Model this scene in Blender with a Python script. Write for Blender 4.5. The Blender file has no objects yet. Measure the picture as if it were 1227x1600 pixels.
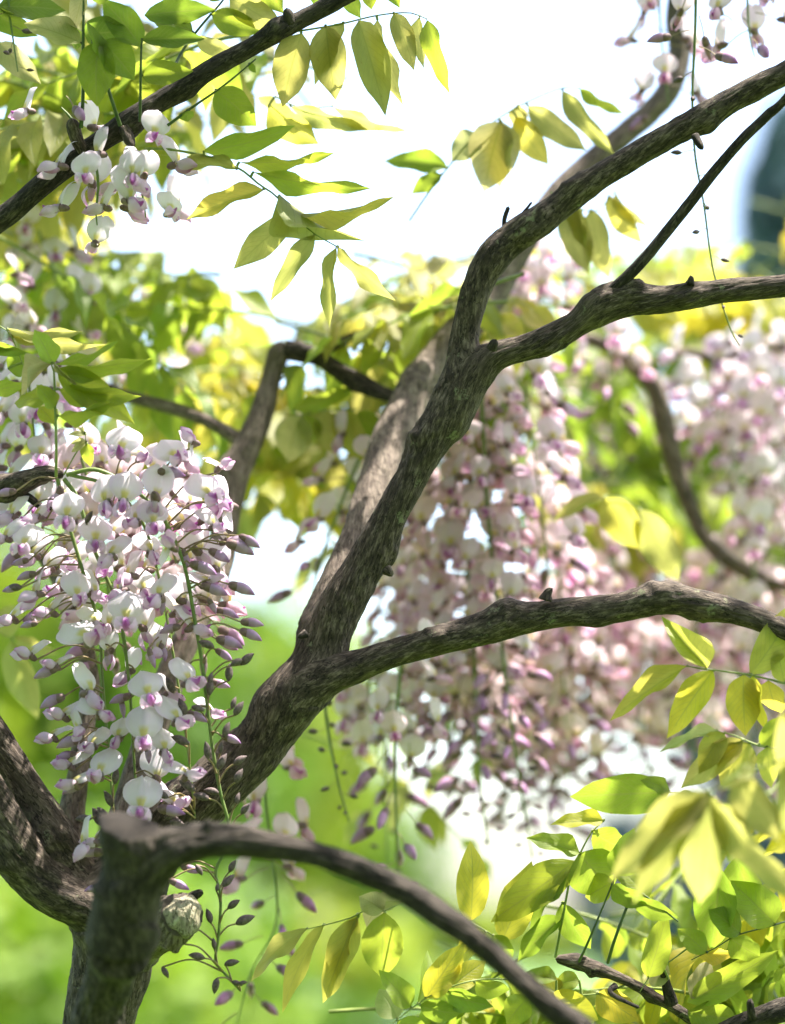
import bpy, math, random
import numpy as np
from mathutils import Vector, Matrix

# ------------------------------------------------------------------ camera, sky, sun, exposure
SC = bpy.context.scene
COL = SC.collection
PITCH = math.radians(10.2)
LENS = 85.0
CAM_Z = 1.6
cam_d = bpy.data.cameras.new('camera')
cam = bpy.data.objects.new('camera', cam_d)
COL.objects.link(cam)
cam.location = (0, 0, CAM_Z)
cam.rotation_euler = (math.pi / 2 + PITCH, 0, 0)
cam_d.sensor_fit = 'VERTICAL'
cam_d.sensor_width = 24
cam_d.sensor_height = 36
cam_d.lens = LENS
cam_d.clip_start = 0.05
cam_d.clip_end = 2000
cam_d.dof.use_dof = True
cam_d.dof.focus_distance = 1.735
cam_d.dof.aperture_fstop = 2.7
SC.camera = cam

SUN = Vector((0.38, 0.04, 0.92)).normalized()          # towards the sun
SUN_EL = math.asin(SUN.z)
SUN_AZ = math.atan2(SUN.x, SUN.y)
world = bpy.data.worlds.new('World')
SC.world = world
world.use_nodes = True
wn = world.node_tree
bg = wn.nodes['Background']
sky = wn.nodes.new('ShaderNodeTexSky')
sky.sky_type = 'NISHITA'
sky.sun_disc = False
sky.sun_elevation = SUN_EL
sky.sun_rotation = SUN_AZ
sky.air_density = 1.0
sky.dust_density = 3.0
sky.ozone_density = 0.4
wn.links.new(sky.outputs[0], bg.inputs[0])
bg.inputs[1].default_value = 0.15
sun_d = bpy.data.lights.new('sun', 'SUN')
sun_d.energy = 5.0
sun_d.angle = math.radians(0.53)
sun_d.color = (1.0, 0.95, 0.86)
sun = bpy.data.objects.new('sun', sun_d)
COL.objects.link(sun)
sun.rotation_euler = (-SUN).to_track_quat('-Z', 'Y').to_euler()
sun.location = SUN * 30
vs = SC.view_settings
vs.view_transform = 'Standard'
vs.look = 'None'
vs.gamma = 1
vs.use_curve_mapping = False
vs.exposure = 2.15
cy = SC.cycles
cy.use_denoising = True
cy.max_bounces = 8
cy.diffuse_bounces = 5
cy.transmission_bounces = 5
cy.glossy_bounces = 2
cy.sample_clamp_indirect = 6
cy.caustics_reflective = False
cy.caustics_refractive = False

# ------------------------------------------------------------------ helpers
R = random.Random(11)
KPX = 36.0 / (LENS * 1600)          # metres per photo pixel and metre of distance
FWD = Vector((0, math.cos(PITCH), math.sin(PITCH)))
UP = Vector((0, -math.sin(PITCH), math.cos(PITCH)))
RT = Vector((1, 0, 0))
CAM0 = Vector((0, 0, CAM_Z))


def P(x, y, d):
    """Where the thing seen at photo pixel x, y stands when it is d metres away."""
    return CAM0 + FWD * d + RT * ((x - 613.5) * KPX * d) - UP * ((y - 800) * KPX * d)


def raw_mesh(name, V, F, mats, uv=None, vec=None, smooth=True, fmat=None):
    me = bpy.data.meshes.new(name)
    V = np.asarray(V, dtype=np.float32)
    me.from_pydata(V.tolist(), [], F if isinstance(F, list) else F.tolist())
    for m in mats:
        me.materials.append(m)
    if uv is not None:
        uvl = me.uv_layers.new(name='UVMap')
        li = np.empty(len(me.loops), dtype=np.int32)
        me.loops.foreach_get('vertex_index', li)
        uvl.data.foreach_set('uv', np.asarray(uv, dtype=np.float32)[li].ravel())
    if vec is not None:
        a = me.attributes.new('bark', 'FLOAT_VECTOR', 'POINT')
        a.data.foreach_set('vector', np.asarray(vec, dtype=np.float32).ravel())
    if fmat is not None:
        me.polygons.foreach_set('material_index', np.asarray(fmat, dtype=np.int32))
    if smooth:
        me.polygons.foreach_set('use_smooth', np.ones(len(me.polygons), dtype=bool))
    me.update()
    return me


def link(name, data, parent=None, M=None, color=None):
    o = bpy.data.objects.new(name, data)
    COL.objects.link(o)
    if parent is not None:
        o.parent = parent
    if M is not None:
        o.matrix_basis = M
    if color is not None:
        o.color = (color[0], color[1], color[2], 1)
    return o


def tag(o, label=None, cat=None, group=None, kind=None):
    if label:
        o['label'] = label
    if cat:
        o['category'] = cat
    if group:
        o['group'] = group
    if kind:
        o['kind'] = kind
    return o


def thing(name, loc, label, cat, group=None):
    o = link(name, None)
    o.location = loc
    o.empty_display_size = 0.02
    return tag(o, label, cat, group)


def vnoise(p, seed=0):
    p = np.asarray(p, dtype=np.float64)
    i = np.floor(p).astype(np.int64)
    f = p - i
    u = f * f * (3 - 2 * f)
    out = 0
    for dx in (0, 1):
        for dy in (0, 1):
            for dz in (0, 1):
                h = ((i[:, 0] + dx) * 73856093) ^ ((i[:, 1] + dy) * 19349663) ^ ((i[:, 2] + dz) * 83492791) ^ (seed * 2654435)
                h = h & 0x7fffffff
                h = ((h ^ (h >> 15)) * 0x2c1b3c6d) & 0x7fffffff
                h = ((h ^ (h >> 12)) * 0x297a2d39) & 0x7fffffff
                h = h ^ (h >> 15)
                w = (u[:, 0] if dx else 1 - u[:, 0]) * (u[:, 1] if dy else 1 - u[:, 1]) * (u[:, 2] if dz else 1 - u[:, 2])
                out = out + w * (h / 0x7fffffff)
    return out


def resample(pts, rad, step):
    pts = np.asarray(pts, dtype=float)
    rad = np.asarray(rad, dtype=float)
    n = len(pts)
    ext = np.vstack([2 * pts[0] - pts[1], pts, 2 * pts[-1] - pts[-2]])
    er = np.concatenate([[rad[0]], rad, [rad[-1]]])
    out, orad = [], []
    for i in range(n - 1):
        p0, p1, p2, p3 = ext[i:i + 4]
        t = np.linspace(0, 1, 24, endpoint=(i == n - 2))[:, None]
        out.append(0.5 * (2 * p1 + (p2 - p0) * t + (2 * p0 - 5 * p1 + 4 * p2 - p3) * t ** 2 + (3 * p1 - p0 - 3 * p2 + p3) * t ** 3))
        tt = t[:, 0]
        s = tt * tt * (3 - 2 * tt)
        orad.append(er[i + 1] * (1 - s) + er[i + 2] * s)
    out = np.vstack(out)
    orad = np.concatenate(orad)
    L = np.concatenate([[0], np.cumsum(np.linalg.norm(np.diff(out, axis=0), axis=1))])
    m = max(3, int(L[-1] / step) + 1)
    s = np.linspace(0, L[-1], m)
    return np.stack([np.interp(s, L, out[:, k]) for k in range(3)], 1), np.interp(s, L, orad), s


def frames(c):
    T = np.gradient(c, axis=0)
    T /= np.linalg.norm(T, axis=1)[:, None] + 1e-12
    N = np.zeros_like(T)
    a = np.array([0, 0, 1.0]) if abs(T[0, 2]) < 0.9 else np.array([0, 1.0, 0])
    v = a - T[0] * a.dot(T[0])
    N[0] = v / np.linalg.norm(v)
    for i in range(1, len(c)):
        v = N[i - 1] - T[i] * N[i - 1].dot(T[i])
        N[i] = v / (np.linalg.norm(v) + 1e-12)
    return T, N, np.cross(T, N)


def grid_faces(nr, ns, closed=True):
    i = np.arange(nr - 1)[:, None]
    j = np.arange(ns if closed else ns - 1)[None, :]
    j2 = (j + 1) % ns
    a = i * ns + j
    b = i * ns + j2
    return np.stack([a, b, b + ns, a + ns], -1).reshape(-1, 4)


def simple_tube(pts, rad, step=0.004, ns=6):
    """A smooth thin stalk: V, F."""
    c, r, s = resample(pts, rad, step)
    T, N, B = frames(c)
    th = np.arange(ns) / ns * 2 * math.pi
    V = c[:, None, :] + r[:, None, None] * (np.cos(th)[None, :, None] * N[:, None, :] + np.sin(th)[None, :, None] * B[:, None, :])
    return V.reshape(-1, 3), grid_faces(len(c), ns)


def join(parts):
    Vs, Fs, off = [], [], 0
    for V, F in parts:
        Vs.append(np.asarray(V))
        Fs.append(np.asarray(F) + off)
        off += len(V)
    return np.vstack(Vs), np.vstack(Fs)


# ------------------------------------------------------------------ materials
def new_mat(name):
    m = bpy.data.materials.new(name)
    m.use_nodes = True
    nt = m.node_tree
    nt.nodes.clear()
    out = nt.nodes.new('ShaderNodeOutputMaterial')
    return m, nt, out


class NB:
    """Small node builder."""

    def __init__(self, nt):
        self.nt = nt

    def n(self, t, **kw):
        x = self.nt.nodes.new(t)
        for k, v in kw.items():
            setattr(x, k, v)
        return x

    def l(self, a, b):
        self.nt.links.new(a, b)

    def math(self, op, a, b=None, c=None, clamp=False):
        x = self.n('ShaderNodeMath', operation=op, use_clamp=clamp)
        for i, v in enumerate((a, b, c)):
            if v is None:
                continue
            if isinstance(v, (int, float)):
                x.inputs[i].default_value = v
            else:
                self.l(v, x.inputs[i])
        return x.outputs[0]

    def mix(self, f, a, b, blend='MIX'):
        x = self.n('ShaderNodeMix', data_type='RGBA', blend_type=blend)
        for i, v in ((0, f), (6, a), (7, b)):
            if isinstance(v, (int, float)):
                x.inputs[i].default_value = v
            elif isinstance(v, tuple):
                x.inputs[i].default_value = (v[0], v[1], v[2], 1)
            else:
                self.l(v, x.inputs[i])
        return x.outputs[2]

    def ramp(self, f, stops):
        x = self.n('ShaderNodeValToRGB')
        e = x.color_ramp.elements
        while len(e) < len(stops):
            e.new(0.5)
        for k, (p, c) in enumerate(stops):
            e[k].position = p
            e[k].color = (c[0], c[1], c[2], 1)
        self.l(f, x.inputs[0])
        return x.outputs[0]

    def noise(self, vec, scale, detail=4, rough=0.55):
        x = self.n('ShaderNodeTexNoise')
        x.inputs['Scale'].default_value = scale
        x.inputs['Detail'].default_value = detail
        x.inputs['Roughness'].default_value = rough
        if vec is not None:
            self.l(vec, x.inputs['Vector'])
        return x.outputs[0]

    def step(self, v, lo, hi):
        x = self.n('ShaderNodeMapRange', interpolation_type='SMOOTHSTEP')
        x.inputs[1].default_value = lo
        x.inputs[2].default_value = hi
        self.l(v, x.inputs[0])
        return x.outputs[0]


def bark_material(name, dark, mid, pale, lichen, lich_amt=0.62):
    m, nt, out = new_mat(name)
    b = NB(nt)
    at = b.n('ShaderNodeAttribute', attribute_name='bark')
    mp = b.n('ShaderNodeMapping')
    mp.inputs['Scale'].default_value = (1, 1, 0.22)
    b.l(at.outputs['Vector'], mp.inputs['Vector'])
    fine = b.noise(mp.outputs[0], 760, 5, 0.7)
    mp2 = b.n('ShaderNodeMapping')
    mp2.inputs['Scale'].default_value = (1, 1, 0.34)
    b.l(at.outputs['Vector'], mp2.inputs['Vector'])
    coarse = b.noise(mp2.outputs[0], 230, 5, 0.6)
    mp3 = b.n('ShaderNodeMapping')
    mp3.inputs['Scale'].default_value = (1, 1, 0.24)
    b.l(at.outputs['Vector'], mp3.inputs['Vector'])
    ck = b.math('ABSOLUTE', b.math('SUBTRACT', b.noise(mp3.outputs[0], 260, 3, 0.5), 0.5))
    crack = b.math('SUBTRACT', 1, b.step(ck, 0.004, 0.022))
    geo = b.n('ShaderNodeNewGeometry')
    broad = b.noise(geo.outputs['Position'], 26, 4, 0.6)
    f = b.math('ADD', b.math('MULTIPLY', fine, 0.55), b.math('MULTIPLY', coarse, 0.45))
    col = b.ramp(f, [(0.35, dark), (0.5, mid), (0.66, pale)])
    col = b.mix(b.math('MULTIPLY', b.step(broad, 0.5, 0.72), 0.55), col, tuple(0.55 * x + 0.45 * y for x, y in zip(mid, pale)))
    col = b.mix(b.math('MULTIPLY', crack, 0.75), col, tuple(0.5 * v for v in dark))
    lich = b.step(b.noise(geo.outputs['Position'], 75, 5, 0.7), lich_amt, lich_amt + 0.08)
    col = b.mix(b.math('MULTIPLY', lich, 0.7), col, lichen)
    pr = b.n('ShaderNodeBsdfPrincipled')
    b.l(col, pr.inputs['Base Color'])
    pr.inputs['Roughness'].default_value = 0.85
    pr.inputs['Specular IOR Level'].default_value = 0.25
    bump = b.n('ShaderNodeBump')
    bump.inputs['Strength'].default_value = 0.9
    bump.inputs['Distance'].default_value = 0.0022
    b.l(b.math('SUBTRACT', f, b.math('MULTIPLY', crack, 0.25)), bump.inputs['Height'])
    b.l(bump.outputs[0], pr.inputs['Normal'])
    b.l(pr.outputs[0], out.inputs[0])
    return m


BARK = bark_material('bark_brown', (0.011, 0.008, 0.006), (0.058, 0.043, 0.033), (0.22, 0.175, 0.135), (0.21, 0.22, 0.13))
BARK_GREY = bark_material('bark_grey', (0.045, 0.033, 0.026), (0.13, 0.10, 0.08), (0.29, 0.24, 0.19), (0.26, 0.26, 0.17), 0.66)
BARK_DARK = bark_material('bark_dark', (0.008, 0.006, 0.005), (0.029, 0.023, 0.018), (0.13, 0.105, 0.085), (0.15, 0.155, 0.10), 0.7)  # tone lowered to put the front limb's shade into the bark colour


def leaf_material():
    m, nt, out = new_mat('wisteria_leaf')
    b = NB(nt)
    oi = b.n('ShaderNodeObjectInfo')
    uv = b.n('ShaderNodeUVMap')
    sep = b.n('ShaderNodeSeparateXYZ')
    b.l(uv.outputs[0], sep.inputs[0])
    x = b.math('ABSOLUTE', b.math('SUBTRACT', sep.outputs[0], 0.5))     # 0 on the midrib, 0.5 on the rim
    y = sep.outputs[1]
    mid = b.math('SUBTRACT', 1, b.step(x, 0.012, 0.035))
    sl = b.math('SUBTRACT', b.math('MULTIPLY', y, 10), b.math('MULTIPLY', x, 6.5))
    fr = b.math('ABSOLUTE', b.math('SUBTRACT', b.math('FRACT', sl), 0.5))
    lat = b.math('MULTIPLY', b.math('SUBTRACT', 1, b.step(fr, 0.02, 0.11)), b.math('SUBTRACT', 1, b.step(x, 0.30, 0.5)))
    tc = b.n('ShaderNodeTexCoord')
    blot = b.noise(tc.outputs['Object'], 5, 4, 0.6)
    cell = b.noise(tc.outputs['Object'], 70, 3, 0.6)
    rnd = oi.outputs['Random']
    base = oi.outputs['Color']
    hsv = b.n('ShaderNodeHueSaturation')
    b.l(base, hsv.inputs['Color'])
    b.l(b.math('ADD', 0.488, b.math('MULTIPLY', rnd, 0.022)), hsv.inputs['Hue'])
    b.l(b.math('ADD', 0.78, b.math('MULTIPLY', blot, 0.44)), hsv.inputs['Value'])
    col = hsv.outputs[0]
    col = b.mix(b.math('MULTIPLY', b.step(cell, 0.35, 0.75), 0.18), col, (0.5, 0.5, 0.12), 'MIX')
    spot = b.step(b.noise(tc.outputs['Object'], 17, 2, 0.5), 0.70, 0.74)
    col = b.mix(b.math('MULTIPLY', spot, 0.55), col, (0.30, 0.17, 0.05))
    veins = b.math('MAXIMUM', mid, b.math('MULTIPLY', lat, 0.8))
    colt = b.mix(b.math('MULTIPLY', veins, 0.5), col, (0.27, 0.30, 0.05))
    geo = b.n('ShaderNodeNewGeometry')
    dif = b.mix(1.0, col, (0.42, 0.42, 0.46), 'MULTIPLY')
    dif = b.mix(b.math('MULTIPLY', geo.outputs['Backfacing'], 0.30), dif, (0.24, 0.26, 0.13))
    dif = b.mix(b.math('MULTIPLY', veins, 0.4), dif, (0.24, 0.26, 0.10))
    pr = b.n('ShaderNodeBsdfPrincipled')
    b.l(dif, pr.inputs['Base Color'])
    pr.inputs['Roughness'].default_value = 0.46
    pr.inputs['Specular IOR Level'].default_value = 0.4
    hgt = b.math('ADD', b.math('MULTIPLY', veins, -0.6), b.math('MULTIPLY', cell, 0.35))
    bump = b.n('ShaderNodeBump')
    bump.inputs['Strength'].default_value = 0.5
    bump.inputs['Distance'].default_value = 0.0012
    b.l(hgt, bump.inputs['Height'])
    b.l(bump.outputs[0], pr.inputs['Normal'])
    tr = b.n('ShaderNodeBsdfTranslucent')
    b.l(colt, tr.inputs['Color'])
    mx = b.n('ShaderNodeMixShader')
    mx.inputs[0].default_value = 0.55
    b.l(pr.outputs[0], mx.inputs[1])
    b.l(tr.outputs[0], mx.inputs[2])
    b.l(mx.outputs[0], out.inputs[0])
    return m


LEAF = leaf_material()


def petal_material(name, stops, yellow=False, trans=0.5, rough=0.5):
    m, nt, out = new_mat(name)
    b = NB(nt)
    uv = b.n('ShaderNodeUVMap')
    sep = b.n('ShaderNodeSeparateXYZ')
    b.l(uv.outputs[0], sep.inputs[0])
    tc = b.n('ShaderNodeTexCoord')
    oi = b.n('ShaderNodeObjectInfo')
    nz = b.noise(tc.outputs['Object'], 160, 4, 0.6)
    t = b.math('ADD', sep.outputs[1], b.math('MULTIPLY', b.math('SUBTRACT', nz, 0.5), 0.30))
    t = b.math('ADD', t, b.math('MULTIPLY', b.math('SUBTRACT', oi.outputs['Random'], 0.5), 0.22))
    col = b.ramp(t, stops)
    xx = b.math('ABSOLUTE', b.math('SUBTRACT', sep.outputs[0], 0.5))
    if yellow:
        f = b.math('MULTIPLY', b.math('SUBTRACT', 1, b.step(sep.outputs[1], 0.22, 0.42)), b.math('SUBTRACT', 1, b.step(xx, 0.09, 0.2)))
        col = b.mix(b.math('MULTIPLY', f, 0.85), col, (0.62, 0.55, 0.12))
        rim = b.math('MULTIPLY', b.step(xx, 0.32, 0.5), 0.45)
        col = b.mix(rim, col, (0.74, 0.58, 0.80))
    # fine veins running up the petal
    wv = b.n('ShaderNodeTexNoise')
    mp = b.n('ShaderNodeMapping')
    mp.inputs['Scale'].default_value = (26, 2.5, 1)
    b.l(uv.outputs[0], mp.inputs['Vector'])
    b.l(mp.outputs[0], wv.inputs['Vector'])
    wv.inputs['Scale'].default_value = 1
    col = b.mix(b.math('MULTIPLY', b.step(wv.outputs[0], 0.5, 0.75), 0.22), col, (0.70, 0.50, 0.74))
    col = b.mix(1.0, col, oi.outputs['Color'], 'MULTIPLY')
    pr = b.n('ShaderNodeBsdfPrincipled')
    b.l(col, pr.inputs['Base Color'])
    pr.inputs['Roughness'].default_value = rough
    pr.inputs['Specular IOR Level'].default_value = 0.3
    bump = b.n('ShaderNodeBump')
    bump.inputs['Strength'].default_value = 0.35
    bump.inputs['Distance'].default_value = 0.0006
    b.l(wv.outputs[0], bump.inputs['Height'])
    b.l(bump.outputs[0], pr.inputs['Normal'])
    tr = b.n('ShaderNodeBsdfTranslucent')
    b.l(col, tr.inputs['Color'])
    mx = b.n('ShaderNodeMixShader')
    mx.inputs[0].default_value = trans
    b.l(pr.outputs[0], mx.inputs[1])
    b.l(tr.outputs[0], mx.inputs[2])
    b.l(mx.outputs[0], out.inputs[0])
    return m


M_BANNER = petal_material('petal_white', [(0.0, (0.62, 0.56, 0.46)), (0.3, (0.755, 0.69, 0.745)), (1.0, (0.745, 0.66, 0.75))], True)
M_WING = petal_material('petal_wing', [(0.0, (0.76, 0.70, 0.73)), (0.40, (0.74, 0.60, 0.72)), (0.78, (0.70, 0.50, 0.68)), (1.0, (0.58, 0.28, 0.56))])
M_KEEL = petal_material('petal_keel', [(0.0, (0.76, 0.66, 0.72)), (0.45, (0.68, 0.42, 0.66)), (1.0, (0.44, 0.11, 0.42))])
M_POD = petal_material('petal_bud', [(0.0, (0.24, 0.14, 0.20)), (0.3, (0.42, 0.27, 0.43)), (0.7, (0.48, 0.29, 0.52)), (1.0, (0.36, 0.15, 0.40))], trans=0.22)


def plain_material(name, c1, c2, rough=0.6, scale=300, trans=0.0):
    m, nt, out = new_mat(name)
    b = NB(nt)
    tc = b.n('ShaderNodeTexCoord')
    col = b.ramp(b.noise(tc.outputs['Object'], scale, 4, 0.6), [(0.35, c1), (0.65, c2)])
    pr = b.n('ShaderNodeBsdfPrincipled')
    b.l(col, pr.inputs['Base Color'])
    pr.inputs['Roughness'].default_value = rough
    pr.inputs['Specular IOR Level'].default_value = 0.35
    if trans:
        tr = b.n('ShaderNodeBsdfTranslucent')
        b.l(col, tr.inputs['Color'])
        mx = b.n('ShaderNodeMixShader')
        mx.inputs[0].default_value = trans
        b.l(pr.outputs[0], mx.inputs[1])
        b.l(tr.outputs[0], mx.inputs[2])
        b.l(mx.outputs[0], out.inputs[0])
    else:
        b.l(pr.outputs[0], out.inputs[0])
    return m


M_CALYX = plain_material('calyx_purple_brown', (0.12, 0.07, 0.075), (0.22, 0.14, 0.13), 0.6)
M_BUD = plain_material('bud_grey_purple', (0.06, 0.042, 0.045), (0.15, 0.11, 0.105), 0.75, 500)
M_STEM = plain_material('stem_green', (0.09, 0.14, 0.035), (0.17, 0.22, 0.06), 0.5, 120)
M_PEDICEL = plain_material('pedicel_olive', (0.16, 0.11, 0.06), (0.26, 0.2, 0.09), 0.5, 200)
M_STALK = plain_material('leaf_stalk_green', (0.14, 0.19, 0.04), (0.24, 0.28, 0.08), 0.5, 120)
M_STALK_DK = plain_material('leaf_stalk_dark_green', (0.035, 0.06, 0.018), (0.07, 0.11, 0.03), 0.5, 120)

# ------------------------------------------------------------------ bark tubes
ALL_AXES = []


def bark_tube(pts, rad, ring=0.0022, ns=64, lump=0.10, ridge=0.0014, knobs=(), twist=0.6, seed=0, tip='open', joins=(), k=0.02):
    """pts world, rad metres. knobs: (fraction, angle, height, width). joins: (axis, radius) of limbs to swell into."""
    c, r, s = resample(pts, rad, ring)
    T, N, B = frames(c)
    n = len(c)
    th = np.arange(ns) / ns * 2 * math.pi
    TH = np.broadcast_to(th[None, :], (n, ns))
    S = np.broadcast_to(s[:, None], (n, ns))
    Rr = np.broadcast_to(r[:, None], (n, ns))
    tws = np.concatenate([[0], np.cumsum(np.diff(s) / np.maximum(r[1:], 0.012))]) * twist * 0.25
    tw = TH + tws[:, None]
    rref = float(np.mean(r))
    cx, sx = np.cos(tw) * rref, np.sin(tw) * rref
    q = np.stack([cx, sx, S], -1).reshape(-1, 3) + seed * 3.1
    big = vnoise(q * np.array([1 / 0.020, 1 / 0.020, 1 / 0.045]), seed) - 0.5
    med = vnoise(q * np.array([1 / 0.009, 1 / 0.009, 1 / 0.018]), seed + 1) - 0.5
    n1 = vnoise(q * np.array([1 / 0.0032, 1 / 0.0032, 1 / 0.013]), seed + 2)
    n2 = vnoise(q * np.array([1 / 0.0021, 1 / 0.0021, 1 / 0.007]), seed + 3)
    rd = (1 - np.abs(2 * n1 - 1)) * 0.65 + (1 - np.abs(2 * n2 - 1)) * 0.35
    sc = np.clip(Rr.reshape(-1) / 0.016, 0.35, 1.25)
    rr = Rr.reshape(-1) * (1 + lump * 1.8 * big + lump * 1.1 * med) + ridge * sc * (rd - 0.6) * 1.6
    Ls = s[-1]
    for (f, a, h, w) in knobs:
        da = np.abs((TH.reshape(-1) - a + math.pi) % (2 * math.pi) - math.pi) * Rr.reshape(-1)
        ds = S.reshape(-1) - f * Ls
        g = np.exp(-(da ** 2 + (ds * 0.8) ** 2) / (2 * w * w))
        rr = rr + h * g * (0.6 + 1.1 * vnoise(q * 190, seed + 9))
    if tip == 'taper':
        f = np.clip((Ls - S.reshape(-1)) / (r[-1] * 1.2), 0, 1)
        rr = rr * np.sqrt(np.clip(1 - (1 - f) ** 2, 0.0004, 1))
    D = np.cos(TH)[..., None] * N[:, None, :] + np.sin(TH)[..., None] * B[:, None, :]
    D = D.reshape(-1, 3)
    C = np.repeat(c, ns, 0)
    V = C + D * rr[:, None]
    for (oc, orad) in joins:
        lo, hi = oc.min(0) - 0.12, oc.max(0) + 0.12
        near = np.where(np.all((V > lo) & (V < hi), 1))[0]
        for st in range(0, len(near), 6000):
            ix = near[st:st + 6000]
            d = (np.linalg.norm(V[ix][:, None, :] - oc[None], axis=2) - orad[None]).min(1)
            g = np.clip((k - np.abs(d)) / k, 0, 1)
            V[ix] += D[ix] * (g * g * k * 0.42)[:, None]
    F = grid_faces(n, ns).tolist()
    V = V.tolist()
    vec = q.tolist()
    for end in (0, n - 1):
        if tip == 'open' and end == n - 1:
            pass
        i = len(V)
        V.append((c[end] + T[end] * (r[end] * (0.06 if end else -0.06))).tolist())
        vec.append([0, 0, float(s[end])])
        for j in range(ns):
            a, b2 = end * ns + j, end * ns + (j + 1) % ns
            F.append([a, b2, i] if end else [b2, a, i])
    step = max(1, int(0.006 / ring))
    return V, F, vec, (c[::step], r[::step])


def px_path(rows):
    """rows of (x, y, radius px, distance) -> world points and radii."""
    return [P(x, y, d) for x, y, _, d in rows], [r * KPX * d for x, y, r, d in rows]


def limb(name, rows, parent, mat, axis_of=None, **kw):
    pts, rad = px_path(rows)
    V, F, vec, ax = bark_tube(pts, rad, **kw)
    base = parent.location if parent is not None else Vector((0, 0, 0))
    V = np.asarray(V) - np.array(base)
    me = raw_mesh(name, V, F, [mat], vec=vec)
    return link(name, me, parent), ax


def axis(rows):
    pts, rad = px_path(rows)
    c, r, s = resample(pts, rad, 0.006)
    return c, r


# ------------------------------------------------------------------ leaflets
def leaflet_mesh(seed, fold, curl, wave, twist, nx=6, ny=12):
    rg = random.Random(seed)
    tt = [0, .05, .15, .3, .45, .6, .75, .86, .94, 1]
    ww = [.04, .40, .76, .97, 1, .91, .68, .40, .15, .0]
    V, UV = [], []
    ph = rg.random() * 6
    sway = rg.uniform(-0.05, 0.05)
    for j in range(ny + 1):
        t = j / ny
        w = np.interp(t, tt, ww) * 0.5
        for i in range(nx + 1):
            u = i / nx * 2 - 1
            uu = math.copysign(abs(u) ** 0.9, u)
            x = uu * w
            z = fold * abs(x) * (1 - 0.4 * t) + wave * math.sin(t * 11 + ph + (2.1 if u > 0 else 0)) * abs(u) ** 2 * w * 2
            a = twist * (t - 0.3)
            x2, z2 = x * math.cos(a) - z * math.sin(a), x * math.sin(a) + z * math.cos(a)
            # bend along the length
            ang = curl * t
            yy = math.sin(ang) / curl if abs(curl) > 1e-3 else t
            zz = (1 - math.cos(ang)) / curl if abs(curl) > 1e-3 else 0
            V.append((x2 + sway * math.sin(t * 3.1), yy - z2 * math.sin(ang), -zz + z2 * math.cos(ang)))
            UV.append((i / nx, t))
    F = grid_faces(ny + 1, nx + 1, False)
    return raw_mesh('leaflet', V, F, [LEAF], uv=UV)


LEAFLETS = []
for sd in range(12):
    rg = random.Random(100 + sd)
    LEAFLETS.append(leaflet_mesh(sd, rg.uniform(0.05, 0.30), rg.uniform(0.1, 0.8), rg.uniform(0.03, 0.08), rg.uniform(-0.3, 0.3)))
CURLED = [leaflet_mesh(50, 1.0, 0.7, 0.08, 0.5), leaflet_mesh(51, 0.9, 1.0, 0.1, -0.6), leaflet_mesh(52, 1.3, 0.6, 0.06, 0.3)]

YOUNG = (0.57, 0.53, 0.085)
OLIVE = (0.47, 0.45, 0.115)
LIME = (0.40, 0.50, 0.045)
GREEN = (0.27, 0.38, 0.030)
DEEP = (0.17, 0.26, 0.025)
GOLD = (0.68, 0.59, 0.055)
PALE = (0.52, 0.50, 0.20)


def leaf_matrix(B, T, width, roll, face=None):
    Y = T - B
    L = Y.length
    Y = Y / L
    f = (CAM0 - B) if face is None else face
    Z = f - Y * f.dot(Y)
    if Z.length < 1e-5:
        Z = UP - Y * UP.dot(Y)
    Z.normalize()
    X = Y.cross(Z)
    q = Matrix.Rotation(math.radians(roll), 3, Y)
    X, Z = q @ X, q @ Z
    M = Matrix((X * width, Y * L, Z * L)).transposed().to_4x4()
    M.translation = B
    return M


def vary(c, amt=0.1):
    k = R.uniform(1 - amt, 1 + amt)
    return (c[0] * k * R.uniform(0.94, 1.06), c[1] * k, c[2] * k)


def hand_leaf(label, stalk, leaflets, d, col, group=None, mat=None, sr=1.6, name='compound_leaf', dd=0.012):
    """stalk: photo pixels of the leaf stalk; leaflets: (base x, y, tip x, y, width px, roll, curl flag or colour)."""
    st = [(p[0], p[1], p[2] if len(p) > 2 else d) for p in stalk]
    pts = [P(*p) for p in st]
    root = thing(name, pts[0], label, 'leaf', group)
    rad = [sr * KPX * d * (1 - 0.55 * i / max(1, len(pts) - 1)) for i in range(len(pts))]
    parts = [simple_tube(pts, rad, 0.006, 7)]
    for lf in leaflets:
        bx, by, tx, ty, w, roll = lf[:6]
        c = col
        kind = 0
        for e in lf[6:]:
            if isinstance(e, tuple):
                c = e
            else:
                kind = e
        # the stalklet leaves the nearest point of the stalk
        bd = d + R.uniform(-0.004, 0.004)
        Bp = P(bx, by, bd)
        npt = min(parts[0][0], key=lambda v: (Vector(v) - Bp).length)
        if (Vector(npt) - Bp).length < 0.03:
            Bp = Bp + (Vector(npt) - Bp) * 0.6
            parts.append(simple_tube([Vector(npt), Vector(npt) * 0.5 + Bp * 0.5 + Vector((0, 0, 0.0006)), Bp], [0.0011, 0.0010, 0.0010], 0.003, 5))
        Tp = P(tx, ty, bd + R.uniform(-dd, dd))
        me = CURLED[(kind - 1) % 3] if kind else R.choice(LEAFLETS)
        M = leaf_matrix(Bp, Tp, w * KPX * d * 0.93, roll + R.uniform(-6, 6))
        M.translation = M.translation - pts[0]
        link('leaflet', me, root, M, vary(c, 0.07))
    V, F = join(parts)
    link('leaf_stalk', raw_mesh('leaf_stalk', V - np.array(pts[0]), F, [mat or M_STALK]), root)
    return root


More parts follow.
